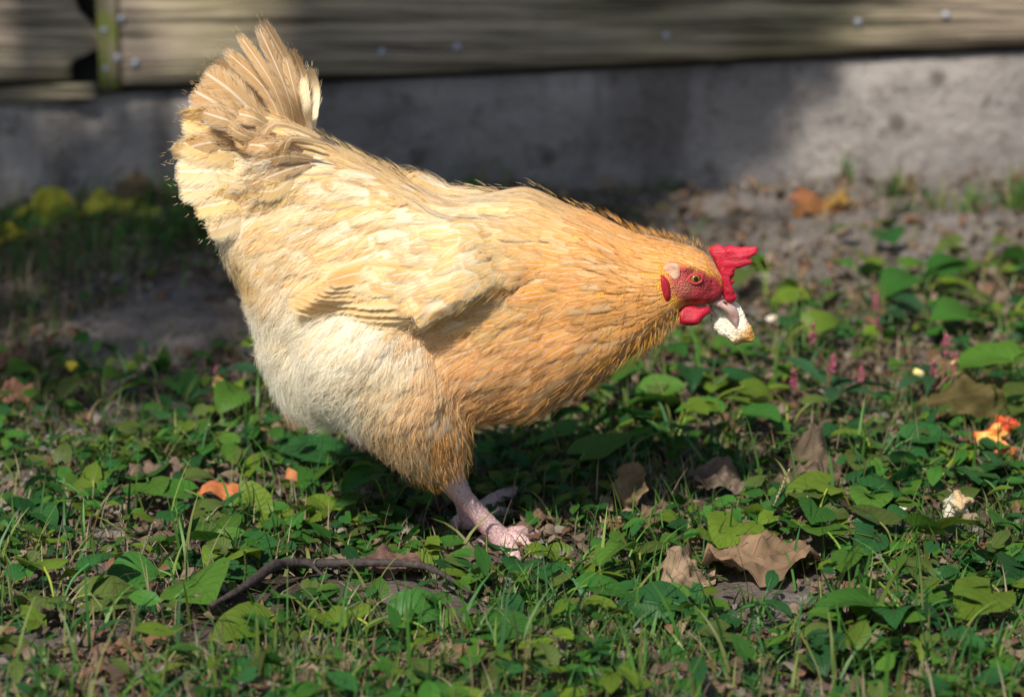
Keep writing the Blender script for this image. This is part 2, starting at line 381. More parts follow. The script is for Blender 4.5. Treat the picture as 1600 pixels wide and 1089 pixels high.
# ------------------------------------------------------------------ wall of the shed
wall = empty('shed_wall', (0, WALL_Y, 0), 'weathered board wall on a stained concrete base behind the hen', 'wall')
TILT = 0.047
def wp(px, py, out=0.0):
    """a point on the wall plane (real metres), out = how far it stands proud"""
    q = P(px, py, WALL_Y); return np.array([q[0], WALL_Y - out, q[2]])
def ztop(px): return 0
def slab(poly_front, y0, y1, name, mat, parent, seed=0, rough=0.0015, nseg=60, edge_break=None):
    """a board: bottom line and top line as functions of x, subdivided so that its edges are worn"""
    (xa, xb, bot, top) = poly_front
    xs = np.linspace(xa, xb, nseg); mb = MB()
    def line(f, s): return np.array([f(x) for x in xs]) + rough * fbm(np.stack([xs * 14, 0 * xs + s, 0 * xs], -1), 3, seed)
    zb, zt = line(bot, 0.3), line(top, 5.3)
    fr = np.linspace(0, 1, 10)
    xx = np.tile(xs[:, None], (1, 10)); zz = zb[:, None] * (1 - fr) + zt[:, None] * fr
    if edge_break is not None:
        xx = edge_break(xx, zz, fr)
    yy = y0 + 0.0015 * fbm(np.stack([xx * 6, zz * 40, 0 * xx], -1), 3, seed + 5)
    ro = np.minimum(fr, 1 - fr); yy = yy + 0.004 * (1 - sstep(0, 0.12, ro))[None, :]
    V1 = np.stack([xx, yy, zz], -1).reshape(-1, 3); V2 = np.stack([xx, 0 * xx + y1, zz], -1).reshape(-1, 3)
    F = gridf(nseg, 10); mb.add(V1, F); mb.add(V2, F[:, ::-1])
    o = nseg * 10; E = []
    for i in range(nseg - 1):
        a, b = i * 10, (i + 1) * 10; E.append([a, b, b + o, a + o]); a += 9; b += 9; E.append([b, a, a + o, b + o])
    for j in range(9):
        E.append([j + 1, j, j + o, j + 1 + o]); a = (nseg - 1) * 10 + j; E.append([a, a + 1, a + 1 + o, a + o])
    mb.f.append(np.array(E)); mb.mi.append(np.zeros(len(E), int))
    return mb.build(name, mat, parent)
def xw(px): return wp(px, 120)[0]
def zl(py0):                      # a line that climbs like the boards, through photo row py0 at x = 800
    z0 = wp(800, py0)[2]
    return lambda x: z0 + TILT * x
FACE = 0.014
x190, x160, x150 = xw(192), xw(158), xw(140)
slab((x190, 3.2, zl(106), zl(-150)), WALL_Y - FACE, WALL_Y, 'plank', M_BOARD, wall, 1, nseg=220)
zc = zl(108)
def brk(xx, zz, fr):
    w = sstep(xx.max() - 0.06, xx.max(), xx)
    return xx + w * 0.030 * fbm(np.stack([0 * zz + 1.2, 0 * zz, zz * 42], -1), 3, 77)
slab((-3.2, x150, zl(92), zl(-150)), WALL_Y - FACE + 0.003, WALL_Y, 'plank', M_BOARD, wall, 4, nseg=200, edge_break=brk)
slab((-3.2, x160 - 0.006, zl(121), zl(98)), WALL_Y - FACE - 0.002, WALL_Y, 'plank', M_BOARD, wall, 9, nseg=120)
slab((x160, x190 - 0.003, zl(110), zl(-150)), WALL_Y - FACE - 0.004, WALL_Y, 'corner_board', M_MOSSY, wall, 12, nseg=12)
zz0 = wp(800, -152)[2]
for i in range(5):
    b = zz0 + 0.004 + i * 0.17
    slab((-3.2, 3.2, lambda x, b=b: b + TILT * x, lambda x, b=b: b + 0.166 + TILT * x), WALL_Y - FACE + 0.001 * i, WALL_Y, 'plank', M_BOARD, wall, 20 + i, nseg=60)
mb = MB()                       # dark sheathing behind the boards, its near-black standing for shade in the gaps
q = [(-3.2, WALL_Y + 0.030), (3.2, WALL_Y + 0.030), (3.2, WALL_Y + 0.1), (-3.2, WALL_Y + 0.1)]
V = [(x, y, 0.10) for x, y in q] + [(x, y, 1.25) for x, y in q]
mb.add(V, [[0, 1, 5, 4], [1, 2, 6, 5], [2, 3, 7, 6], [3, 0, 4, 7], [4, 5, 6, 7], [3, 2, 1, 0]])
mb.build('gap_shade_backing', M_GAP_SHADE, wall, False)
# concrete base: lumpy cast face
nx, nz_ = 420, 34
xs = np.linspace(-3.2, 3.2, nx); fr = np.linspace(0, 1, nz_)
zb = np.full(nx, -0.12); zt = np.array([zl(118)(x) for x in xs])
XX = np.tile(xs[:, None], (1, nz_)); ZZ = zb[:, None] * (1 - fr) + zt[:, None] * fr
q = np.stack([XX, 0 * XX, ZZ], -1)
YY = WALL_Y - 0.002 + 0.006 * fbm(q * 5, 4, 51) - 0.012 * np.clip(fbm(q * np.array([22, 1, 22]), 2, 55) - 0.45, 0, 1) * -1.5 + 0.012 * sstep(0.88, 1, fr)[None, :]
mb = MB(); mb.add(np.stack([XX, YY, ZZ], -1).reshape(-1, 3), gridf(nx, nz_))
V2 = np.array([(-3.2, WALL_Y + 0.2, -0.12), (3.2, WALL_Y + 0.2, -0.12), (3.2, WALL_Y + 0.2, zt[-1]), (-3.2, WALL_Y + 0.2, zt[0])])
mb.add(V2, [[0, 1, 2, 3]]); n2 = mb.n
i0, i1, i2, i3 = 0, (nx - 1) * nz_, nx * nz_ - 1, nz_ - 1
mb.f.append(np.array([[i3, i2, n2 - 2, n2 - 1]])); mb.mi.append(np.zeros(1, int))
mb.build('foundation', M_CONC, wall)
for (px, py) in ((192, 28), (166, 46), (186, 88), (168, 105), (214, 97), (598, 80), (715, 72), (1338, 33), (1475, 22), (1040, 55)):
    c = wp(px, py, FACE + 0.003); mb = MB(); r = 0.006
    tube(mb, [c + [0, 0.008, 0], c, c + [0, -0.0025, 0]], [r, r, r * 0.7], n=10)
    mb.build('nail', M_NAIL, wall)

# ------------------------------------------------------------------ an added, unseen tree, its crown shaped to cast shade on the wall
tree = empty('added_shade_tree', (-2.6, -0.7, 0), 'added unseen tree outside the picture, its crown shaped to shade the wall', 'tree')
CC = np.array([-.25, 1.45, .15]) + np.array(sun_dir) * 4.3          # crown centre: up-sun of the wall
mb = MB()
tp = smooth_path([(-2.6, -0.7, -0.1), (-2.58, -0.72, 0.9), (-2.5, -0.8, 1.8), CC + [-.55, 0, -.75], CC], 5)
tube(mb, tp, np.linspace(0.15, 0.04, len(tp)), n=12); mb.build('trunk', M_BARK, tree)
for e in ((.4, .3, .1), (.1, -.6, .15), (-.7, .6, .2), (.6, -.2, 0)):
    a_ = CC + [-.5, 0, -.7]; e_ = CC + e
    mb = MB(); lp = smooth_path([a_, a_ * .45 + e_ * .55 + [0, 0, .12], e_], 5)
    tube(mb, lp, np.linspace(0.045, 0.012, len(lp)), n=8); mb.build('limb', M_BARK, tree)
sd = np.array(sun_dir)
lit = []
def lit_at(q):
    """True where the photograph shows sunlight at the spot a leaf here would shade"""
    t = (q[1] - (WALL_Y - 0.02)) / sd[1]; h = q - sd * t
    if h[2] > 0.0:                # lands on the wall
        d = h - CAMP; u = d / (d[1] * _cp - d[2] * _sp)
        px = 800 + FPX * u[0]; py = 544 - FPX * (u[1] * _sp + u[2] * _cp)
        if px > 1150 - (py - 200) * 0.75: return True
        if 170 < px < 480 and py < 160: return True
        if px < 480: return random.random() < .86
        return py < 95 and random.random() < .3
    t = q[2] / sd[2]; h = q - sd * t
    d = h - CAMP; dep = d[1] * _cp - d[2] * _sp
    px = 800 + FPX * d[0] / dep; py = 544 - FPX * (d[1] * _sp + d[2] * _cp) / dep
    if px > 1130 - (py - 200) * 0.75: return True
    if py > 640: return True
    if px < 420: return random.random() < 0.66
    return py > 480
mb = MB(); cnt = 0
for _ in range(60000):
    q = CC + rng.normal(size=3) * [1.0, .7, .28]
    if q[2] < 2.5 or fbm(q * 2.2, 2, 91) < -0.55: continue
    if lit_at(q): continue  # leaves stay only where their shadow is wanted
    a = rng.normal(size=3); a[2] *= 0.5; a = norm(a); b = norm(np.cross(a, rng.normal(size=3))); L = rng.uniform(0.05, 0.1)
    mb.add([q, q + a * L * .5 + b * L * .32, q + a * L, q + a * L * .5 - b * L * .32], [[0, 1, 2, 3]], np.array([0.05, 0.10, 0.025]) * rng.uniform(.7, 1.3))
    cnt += 1
    if cnt > 9000: break
mb.build('crown', M_GRASS, tree, False)

# ================================================================== THE HEN
HY = 0.035                                            # the hen's mid plane
hen = empty('hen', (P(760, 850, 0)[0], 0.0, 0.0), 'buff hen bending forward with a piece of bread in its beak', 'hen')
def H(px, py, y=0.0):                                 # photo pixel on the mid plane, then y metres to the side
    q = P(px, py, HY - abs(y)); return np.array([q[0], HY + y, q[2]])
def to_px(q):
    d = np.array(q, float); d[..., 1] = HY - np.abs(d[..., 1] - HY)     # the far side mirrors the near side
    d = d - CAMP; dep = d[..., 1] * _cp - d[..., 2] * _sp
    return np.stack([800 + FPX * d[..., 0] / dep, 544 - FPX * (d[..., 1] * _sp + d[..., 2] * _cp) / dep], -1)
SEC = [((408, 175), (335, 300), .020), ((450, 185), (345, 360), .040), ((505, 208), (365, 425), .058), ((560, 240), (400, 505), .074), ((630, 273), (468, 600), .088),
       ((700, 306), (560, 640), .096), ((765, 302), (655, 665), .098), ((830, 293), (750, 660), .096), ((895, 319), (838, 636), .086),
       ((955, 348), (922, 602), .070), ((1008, 364), (982, 562), .054), ((1048, 374), (1032, 515), .040), ((1083, 384), (1066, 480), .032),
       ((1106, 397), (1092, 478), .0265), ((1124, 424), (1112, 474), .019), ((1134, 444), (1124, 472), .012)]
def loft(sec, n=40, sup=2.25):
    sec = [(tuple(np.array(a) + norm(np.array(b) - np.array(a)) * k_), tuple(np.array(b) - norm(np.array(b) - np.array(a)) * k_ * 2.2), w * .96) for (a, b, w), k_ in zip(sec, [4, 5, 6, 7, 7, 6, 6, 6, 6, 5, 4, 3, 2, 1, 0, 0])]
    # densify the sections
    T = np.array([H(*s[0]) for s in sec]); B = np.array([H(*s[1]) for s in sec]); W = np.array([[s[2], 0, 0] for s in sec])
    T, B, W = smooth_path(T, 5), smooth_path(B, 5), smooth_path(W, 5)[:, 0]
    th = np.arange(n) / n * 2 * np.pi
    cs, sn = np.cos(th), np.sin(th)
    e = 2 / sup
    cs = np.sign(cs) * np.abs(cs) ** e; sn = np.sign(sn) * np.abs(sn) ** e
    V = []
    for t, b, w in zip(T, B, W):
        c = (t + b) / 2; u = (t - b) / 2
        V.append(c + u * cs[:, None] + np.array([0, 1, 0]) * w * sn[:, None] * (1 - 0.10 * cs[:, None]))
    m = len(T); V = np.concatenate(V)
    F = [[i * n + j, i * n + (j + 1) % n, (i + 1) * n + (j + 1) % n, (i + 1) * n + j] for i in range(m - 1) for j in range(n)]
    return V, F, m, n
V, F, m, n = loft(SEC)
verts = [tuple(v) for v in V]; faces = [tuple(f) for f in F]
faces.append(tuple(range(n))[::-1]); faces.append(tuple((m - 1) * n + j for j in range(n)))
def add_ball(c, r, seg=20):
    o = len(verts); c = np.asarray(c); r = np.broadcast_to(r, 3)
    for i in range(1, seg):
        for j in range(seg):
            a, b = math.pi * i / seg, 2 * math.pi * j / seg
            verts.append(tuple(c + r * [math.sin(a) * math.cos(b), math.sin(a) * math.sin(b), math.cos(a)]))
    for i in range(seg - 2):
        for j in range(seg):
            faces.append((o + i * seg + j, o + (i + 1) * seg + j, o + (i + 1) * seg + (j + 1) % seg, o + i * seg + (j + 1) % seg))
    verts.append(tuple(c + [0, 0, r[2]])); verts.append(tuple(c - [0, 0, r[2]]))
    for j in range(seg):
        faces.append((len(verts) - 2, o + j, o + (j + 1) % seg)); faces.append((len(verts) - 1, o + (seg - 2) * seg + (j + 1) % seg, o + (seg - 2) * seg + j))
def chain(pts):
    pts = np.array(pts)
    for a, b in zip(pts[:-1], pts[1:]):
        for t in np.linspace(0, 1, 5): add_ball(a[:3] * (1 - t) + b[:3] * t, a[3] * (1 - t) + b[3] * t, 14)
def HC(px, py, y, r): return list(H(px, py, y)) + [r]
for sg in (-1, 1):
    chain([HC(575, 545, .062 * sg, .056), HC(632, 605, .068 * sg, .047), HC(664, 660, .062 * sg, .037), HC(677, 706, .052 * sg, .026), HC(686, 734, .044 * sg, .015)][:5 if sg < 0 else 4])
    chain([HC(505, 530, .022 * sg, .050), HC(520, 560, .022 * sg, .050)])
    chain([HC(800, 560, .03 * sg, .052), HC(802, 560, .03 * sg, .052)])
me = bpy.data.meshes.new('tmp'); me.from_pydata(verts, [], faces); me.update()
tmp = bpy.data.objects.new('tmp', me); COL.objects.link(tmp)
r_ = tmp.modifiers.new('r', 'REMESH'); r_.mode = 'VOXEL'; r_.voxel_size = 0.0042; r_.use_smooth_shade = True
s_ = tmp.modifiers.new('s', 'SMOOTH'); s_.factor = 0.5; s_.iterations = 14
bpy.context.view_layer.update()
dg = bpy.context.evaluated_depsgraph_get()
body_me = bpy.data.meshes.new_from_object(tmp.evaluated_get(dg))
bpy.data.objects.remove(tmp)
nv = len(body_me.vertices)
bv = np.zeros(nv * 3); body_me.vertices.foreach_get('co', bv); bv = bv.reshape(-1, 3)
bn = np.zeros(nv * 3); body_me.vertex_normals.foreach_get('vector', bn); bn = bn.reshape(-1, 3)

# folded wing: stands proud of the flank, sharp at its lower and rear edge
WING = np.array([(458, 460), (500, 424), (560, 385), (625, 332), (690, 306), (760, 310), (830, 345), (850, 410), (800, 455), (745, 468), (700, 492), (636, 516), (575, 493), (515, 474)], float)
def poly_sd(p, poly):
    p = np.asarray(p, float); d = np.full(p.shape[:-1], 1e9); ins = np.zeros(p.shape[:-1], bool)
    for a, b in zip(poly, np.roll(poly, -1, 0)):
        ab = b - a; t = np.clip(((p - a) @ ab) / (ab @ ab), 0, 1)
        d = np.minimum(d, np.linalg.norm(p - a - t[..., None] * ab, axis=-1))
        c = ((a[1] > p[..., 1]) != (b[1] > p[..., 1]))
        with np.errstate(divide='ignore', invalid='ignore'):
            xi = (b[0] - a[0]) * (p[..., 1] - a[1]) / (b[1] - a[1] + 1e-12) + a[0]
        ins ^= c & (p[..., 0] < xi)
    return np.where(ins, d, -d)
bp = to_px(bv)
side = np.abs(bn[:, 1])
wsd = poly_sd(bp, WING)
amt = sstep(-2, 10, wsd) * sstep(0.45, 0.75, side) * (1 - 0.92 * sstep(715, 830, bp[:, 0]))
amt = amt * (.30 + .70 * sstep(480, 620, bp[:, 0]))          # thin at the wing tip
bv = bv + bn * (0.031 * amt)[:, None]
# soft feather lumps so the plumage is not a smooth hull
lump = fbm(bv * 26, 2, 61) * 0.0035 * (1 - sstep(980, 1040, bp[:, 0]))
bv = bv + bn * lump[:, None]
body_me.vertices.foreach_set('co', bv.astype(np.float32).ravel()); body_me.update()
body_me.vertex_normals.foreach_get('vector', (tmpn := np.zeros(nv * 3))); bn = tmpn.reshape(-1, 3)

# plumage control points: photo x, y, flow (dx, dy), length mm, width mm, colour, fluffiness
CREAM = (0.82, 0.67, 0.42); BUFF = (0.78, 0.50, 0.16); GOLD = (0.80, 0.385, 0.05); ORANGE = (0.84, 0.41, 0.10)
WHITE = (0.90, 0.83, 0.69); TAN = (0.52, 0.33, 0.14); PEACH = (0.82, 0.54, 0.26); SADDLE = (0.78, 0.56, 0.24)
CP = [
 (1100, 392, -1, -.10, 6, 2.6, GOLD, .1), (1115, 425, -1, -.6, 5, 2.2, GOLD, .1), (1060, 384, -1, -.12, 10, 3.4, GOLD, .2), (1040, 490, -1, .2, 10, 3.6, GOLD, .3), (1020, 470, -1, .05, 16, 4.5, GOLD, .3), (1010, 400, -1, -.15, 18, 5, GOLD, .2),
 (1030, 520, -.8, .35, 14, 5, GOLD, .4), (950, 380, -1, -.10, 24, 7, GOLD, 0), (950, 470, -1, .12, 26, 8, GOLD, 0), (960, 570, -.9, .30, 26, 12, GOLD, .1),
 (880, 350, -1, .0, 30, 10, BUFF, 0), (880, 450, -1, .15, 32, 12, GOLD, 0), (880, 540, -1, .25, 32, 17, ORANGE, 0), (880, 620, -1, .20, 28, 17, ORANGE, .1),
 (800, 310, -1, .15, 32, 14, CREAM, 0), (790, 400, -1, .25, 34, 15, SADDLE, 0), (790, 480, -1, .30, 34, 17, BUFF, .1), (780, 570, -.9, .35, 32, 17, ORANGE, .1), (790, 650, -.9, .2, 26, 15, ORANGE, .3),
 (720, 330, -1, .30, 34, 17, CREAM, 0), (700, 400, -1, .42, 36, 18, CREAM, 0), (680, 470, -1, .40, 36, 18, SADDLE, 0), (620, 430, -1, .35, 38, 18, CREAM, 0), (560, 440, -1, .22, 40, 17, SADDLE, 0),
 (690, 290, -1, .12, 32, 13, SADDLE, 0), (640, 300, -1, .30, 36, 14, SADDLE, .1), (590, 270, -1, .18, 36, 14, SADDLE, .1), (560, 340, -.95, .45, 40, 16, CREAM, .2), (510, 250, -1, .22, 40, 16, SADDLE, .1),
 (500, 320, -.9, .50, 44, 18, CREAM, .3), (440, 300, -1, .30, 46, 19, CREAM, .2), (430, 370, -.8, .65, 46, 19, CREAM, .4), (400, 240, -1, .0, 46, 20, CREAM, .1), (370, 330, -.9, .5, 46, 20, WHITE, .3), (400, 430, -.6, .8, 40, 18, SADDLE, .5),
 (440, 190, -.9, -.5, 44, 16, SADDLE, .1), (350, 250, -1, .1, 46, 20, CREAM, .1),
 (400, 500, -.8, .55, 34, 18, WHITE, .8), (470, 500, -.8, .55, 34, 18, WHITE, .8), (540, 530, -.6, .7, 34, 18, WHITE, .6), (450, 590, -.55, .75, 34, 18, WHITE, .9), (510, 560, -.55, .75, 34, 18, WHITE, .8), (540, 640, -.4, .85, 32, 17, WHITE, .7), (620, 540, -.6, .7, 32, 17, WHITE, .5),
 (610, 600, -.5, .8, 30, 16, CREAM, .5), (620, 690, -.2, .9, 24, 14, PEACH, .5), (690, 600, -.7, .6, 30, 16, PEACH, .3), (700, 680, -.1, .9, 20, 12, ORANGE, .3), (690, 740, .3, .9, 12, 8, ORANGE, .3), (720, 530, -.9, .3, 32, 17, PEACH, .4)]
CPXY = np.array([(c[0], c[1]) for c in CP], float); CPD = np.array([norm((c[2], c[3])) for c in CP]); CPS = np.array([(c[4], c[5], c[7]) for c in CP], float); CPC = np.array([c[6] for c in CP])
def field(px):
    d = np.linalg.norm(CPXY[None] - px[:, None], axis=-1); w = 1 / (d + 8) ** 3.2; w /= w.sum(1, keepdims=True)
    return w @ CPD, w @ CPS, w @ CPC
# base colours of the body under the feathers, and the bare red face
FACE_P = np.array([(1062, 414), (1080, 416), (1104, 426), (1120, 432), (1131, 446), (1140, 470), (1122, 478), (1092, 476), (1066, 474), (1050, 458), (1046, 436), (1050, 420)], float)
bp = to_px(bv); _, _, bc = field(bp)
fsd = poly_sd(bp, FACE_P); fm = sstep(-5, 6, fsd + 3.5 * fbm(bv * 330, 2, 15))
face_c = np.array((0.40, 0.030, 0.042))[None] * np.clip(1 + 0.45 * fbm(bv * 160, 3, 5) + .45 * fbm(bv * 420, 2, 6) - .55 * np.exp(-((np.hypot(bp[:, 0] - 1087, bp[:, 1] - 435) - 15) / 4.5) ** 2) - .5 * np.exp(-((bp[:, 1] - 473 - (bp[:, 0] - 1095) * .12) / 4) ** 2), .25, 1.8)[:, None]
cheek = np.exp(-((bp[:, 0] - 1066) / 18) ** 2 - ((bp[:, 1] - 450) / 14) ** 2)[:, None]
face_c = face_c * (1 - 0.6 * cheek) + np.array((0.52, 0.22, 0.13)) * 0.6 * cheek
bcol = bc * 0.92 * (1 - fm[:, None]) + face_c * fm[:, None]
ca = body_me.color_attributes.new('Col', 'FLOAT_COLOR', 'POINT')
ca.data.foreach_set('color', np.concatenate([bcol, np.ones((nv, 1))], 1).astype(np.float32).ravel())
body_me.materials.clear(); body_me.materials.append(M_BODY)
tris = []
for p in body_me.polygons:
    vs = p.vertices
    for j in range(1, len(vs) - 1): tris.append((vs[0], vs[j], vs[j + 1]))
tris = np.array(tris)
BVH = BVHTree.FromPolygons([tuple(v) for v in bv], [tuple(t) for t in tris])
hoff = np.array(hen.location)
body_me.vertices.foreach_set('co', (bv - hoff).astype(np.float32).ravel()); body_me.update()
body_me.polygons.foreach_set('use_smooth', np.full(len(body_me.polygons), True))
body = bpy.data.objects.new('body', body_me); body_me.name = 'body'; COL.objects.link(body); body.parent = hen

def skin(px, py, sgn=1):
    """the point of the hen's flank seen at a photo pixel (sgn -1: its mirror image on the far flank)"""
    hit, n2, _, _ = BVH.ray_cast(Vector(CAMP), Vector(norm(ray(px, py))))
    if hit is None: q = H(px, py, -.02); n2 = Vector((0, -1, 0))
    else: q = np.array(hit)
    n2 = np.array(n2)
    if sgn < 0: q = np.array([q[0], 2 * HY - q[1], q[2]]); n2 = n2 * [1, -1, 1]
    return q, n2
# ---- sample the skin
def sample(nn):
    A, B, C = bv[tris[:, 0]], bv[tris[:, 1]], bv[tris[:, 2]]
    ar = np.linalg.norm(np.cross(B - A, C - A), axis=1); pr = ar / ar.sum()
    k = rng.choice(len(tris), nn, p=pr); a = rng.random(nn); b = rng.random(nn); fl = a + b > 1; a[fl] = 1 - a[fl]; b[fl] = 1 - b[fl]
    p = A[k] + a[:, None] * (B[k] - A[k]) + b[:, None] * (C[k] - A[k])
    nn_ = bn[tris[k, 0]] + bn[tris[k, 1]] + bn[tris[k, 2]]
    return p, nn_ / np.linalg.norm(nn_, axis=1, keepdims=True)
pts, nrm = sample(60000)
ppx = to_px(pts); fd, fs, fc = field(ppx)
BALD = np.array([(1036, 420), (1044, 410), (1062, 413), (1080, 416), (1104, 426), (1120, 432), (1133, 446), (1142, 475), (1100, 486), (1062, 478), (1044, 474), (1034, 452)], float)
keep = (poly_sd(ppx, BALD) < 0)
pts, nrm, ppx, fd, fs, fc = [a[keep] for a in (pts, nrm, ppx, fd, fs, fc)]
# thin out so that spacing follows feather size
kd = KDTree(len(pts)); 
for i, p in enumerate(pts): kd.insert(p, i)
kd.balance()
alive = np.ones(len(pts), bool); chosen = []
for i in range(len(pts)):
    if not alive[i]: continue
    chosen.append(i); r = 0.37 * math.sqrt(fs[i, 0] * fs[i, 1]) * 0.001 * 1.05
    for (_, j, _) in kd.find_range(pts[i], r):
        alive[j] = False
print('feathers', len(chosen))

UCOLS = np.array([-1, -.5, 0, .5, 1.0])
def feather_pts(p, nn, d, L, W, rows=7, lift=0.0065, bend=0.0, cup=0.18, hug=True, point=0.5, twist=0.0, base_h=-0.0025):
    ts = np.linspace(0, 1, rows); prof = np.clip(ts + 0.04, 0, 1) ** 0.45 * (1 - ts ** 3.0 * (1 - 0.12)) ** point
    V = []; NR = []; cur = np.array(p, float); d = np.array(d, float); nn = np.array(nn, float)
    step = L / (rows - 1)
    for i, t in enumerate(ts):
        s = norm(np.cross(nn, d))
        if bend: d = norm(d + s * bend / rows)
        ss = norm(s + nn * twist)
        h = base_h + lift * t
        c = cur + nn * h
        w = W * prof[i] * 0.5
        V.append(c + ss * (UCOLS * w)[:, None] - nn * (cup * w * UCOLS ** 2)[:, None]); NR.append(nn + ss * (UCOLS * .10)[:, None] + d * .03)
        if i < rows - 1:
            cur = cur + d * step
            if hug:
                loc, n2, _, dist = BVH.find_nearest(Vector(cur))
                if dist < 0.03:
                    blend = 0.85
                    cur = cur * (1 - blend) + np.array(loc) * blend; n2 = np.array(n2)
                    if n2 @ nn > 0.2: nn = norm(nn * 0.5 + n2 * 0.5)
                    d = norm(d - nn * (d @ nn))
    NR = np.concatenate(NR); return np.concatenate(V), NR / np.linalg.norm(NR, axis=1, keepdims=True)
F_CACHE = {r: gridf(r, 5) for r in (5, 6, 7, 9, 12, 14)}
def feather_uv(rows, k):
    u = (UCOLS * 0.5 + 0.5) * 0.996 + 0.002 + k
    return np.stack([np.tile(u, rows), np.repeat(np.linspace(0, 1, rows), 5)], 1)
plum = []
FLIGHT_P = np.array([(440, 462), (500, 438), (560, 428), (625, 440), (650, 475), (640, 505), (575, 488), (515, 472)], float)
for cidx, i in enumerate(chosen):
    d = np.array([fd[i, 0], 0, -fd[i, 1]]); d += rng.normal(size=3) * np.array([.07, .07, .07]); nn = nrm[i]
    d = d - nn * (d @ nn)
    if np.linalg.norm(d) < 0.15: d = d + np.array([-.3, 0, -.2]); d -= nn * (d @ nn)
    d = norm(d)
    L = fs[i, 0] * 0.001 * rng.uniform(.85, 1.2) * 1.22; W = fs[i, 1] * 0.001 * rng.uniform(.85, 1.15) * 1.22
    col = fc[i] * rng.uniform(.86, 1.10)
    x, y = ppx[i]
    if x < 790:                                      # the mottled back: some feathers pale, some rich buff
        r = rng.random()
        if r < 0.24: col = col * 0.4 + np.array(WHITE) * 0.6
        elif r < 0.52 and y < 520: col = col * 0.35 + np.array(BUFF) * 0.65
        elif r < 0.62 and y < 520: col = col * np.array((.84, .72, .55))
    else:
        r = rng.random()
        if r < 0.15: col = col * 0.6 + np.array(CREAM) * 0.4
        elif r < 0.3: col = col * np.array((.86, .78, .62))
    if poly_sd(ppx[i], FLIGHT_P) > 0: continue
    wide = sstep(.013, .018, W)
    lift = (.0022 * wide) + min(0.0024 + 0.0018 * rng.random() + fs[i, 2] * 0.003, L * .075)
    rows = 7 if L > 0.02 else 5; bh = .0005; lift *= (.5 if nn[2] > .75 else 1)
    plum.append((L * W * (1 if nn[1] < 0.15 else 0.05), rows, feather_pts(pts[i], nn, d, L, W, rows, lift, bend=rng.normal() * .2, cup=.10 + .12 * rng.random(), point=0.5 if W > .009 else 0.9, twist=rng.normal() * .07, base_h=bh), np.clip(col, 0, .9)))
order = sorted(range(len(plum)), key=lambda k: -plum[k][0])
indiv = set(order[:300])
rest = MB()
for k_, (sz, rows, (V, NR), c) in enumerate(plum):
    if k_ in indiv:
        mb = MB(); mb.addn(V, NR, F_CACHE[rows][:, ::-1], c, feather_uv(rows, k_ % 50)); mb.build('contour_feather', M_FEATHER, hen)
    else: rest.addn(V, NR, F_CACHE[rows][:, ::-1], c, feather_uv(rows, k_ % 50))
tag(rest.build('plumage', M_FEATHER, hen), kind='stuff')

# ---- down and hair-fine barbs as real strands
pts2, nrm2 = sample(80000)
px2 = to_px(pts2); fd2, fs2, fc2 = field(px2)
keep = (poly_sd(px2, BALD) < -1) & (poly_sd(px2, FLIGHT_P) < 0) & (rng.random(len(pts2)) < 0.02 + 0.95 * fs2[:, 2] + 0.05 * (px2[:, 0] > 900))
pts2, nrm2, px2, fd2, fs2, fc2 = [a[keep] for a in (pts2, nrm2, px2, fd2, fs2, fc2)]
K = 5; ns = len(pts2)
d2 = np.stack([fd2[:, 0], 0 * fd2[:, 0], -fd2[:, 1]], 1) + rng.normal(size=(ns, 3)) * (0.14 + 0.22 * fs2[:, 2:3])
d2 += 0.5 * np.stack([fbm(pts2 * 40, 2, 71), fbm(pts2 * 40, 2, 73), fbm(pts2 * 40, 2, 75)], 1) * fs2[:, 2:3]      # clumps
d2 -= nrm2 * (d2 * nrm2).sum(1, keepdims=True); d2 /= np.linalg.norm(d2, axis=1, keepdims=True) + 1e-9
L2 = fs2[:, 0] * 0.001 * rng.uniform(.5, 1.0, ns) * (.42 + .42 * fs2[:, 2])
start = 0.002 + 0.0045 * rng.random(ns)
pos = np.zeros((ns, K, 3))
for j in range(K):
    t = j / (K - 1)
    pos[:, j] = pts2 + d2 * (L2 * t)[:, None] + nrm2 * (start + (0.0035 + 0.006 * fs2[:, 2]) * t - L2 * (0.12) * t * t)[:, None] + np.array([0, 0, -1]) * (L2 * .14 * t * t * fs2[:, 2])[:, None]
hc = bpy.data.hair_curves.new('down'); hc.add_curves([K] * ns)
hc.attributes['position'].data.foreach_set('vector', (pos - hoff).astype(np.float32).ravel()) if 'position' in hc.attributes else None
ra = hc.attributes.get('radius') or hc.attributes.new('radius', 'FLOAT', 'POINT')
rad = np.tile(np.array([1, .9, .75, .5, .15]), (ns, 1)) * (0.00008 + 0.00007 * rng.random(ns))[:, None]
ra.data.foreach_set('value', rad.astype(np.float32).ravel())
ta = hc.attributes.new('tint', 'FLOAT_COLOR', 'CURVE')
w = rng.random(ns)[:, None]; hcol = fc2 * (0.98 + .1 * rng.random(ns)[:, None]); hcol = np.where(w < .3, hcol * .7 + np.array(WHITE) * .3, hcol)
ta.data.foreach_set('color', np.concatenate([np.clip(hcol, 0, .9), np.ones((ns, 1))], 1).astype(np.float32).ravel())
hc.materials.append(M_STRAND)
down = bpy.data.objects.new('down', hc); COL.objects.link(down); down.parent = hen; tag(down, kind='stuff')
print('strands', ns)

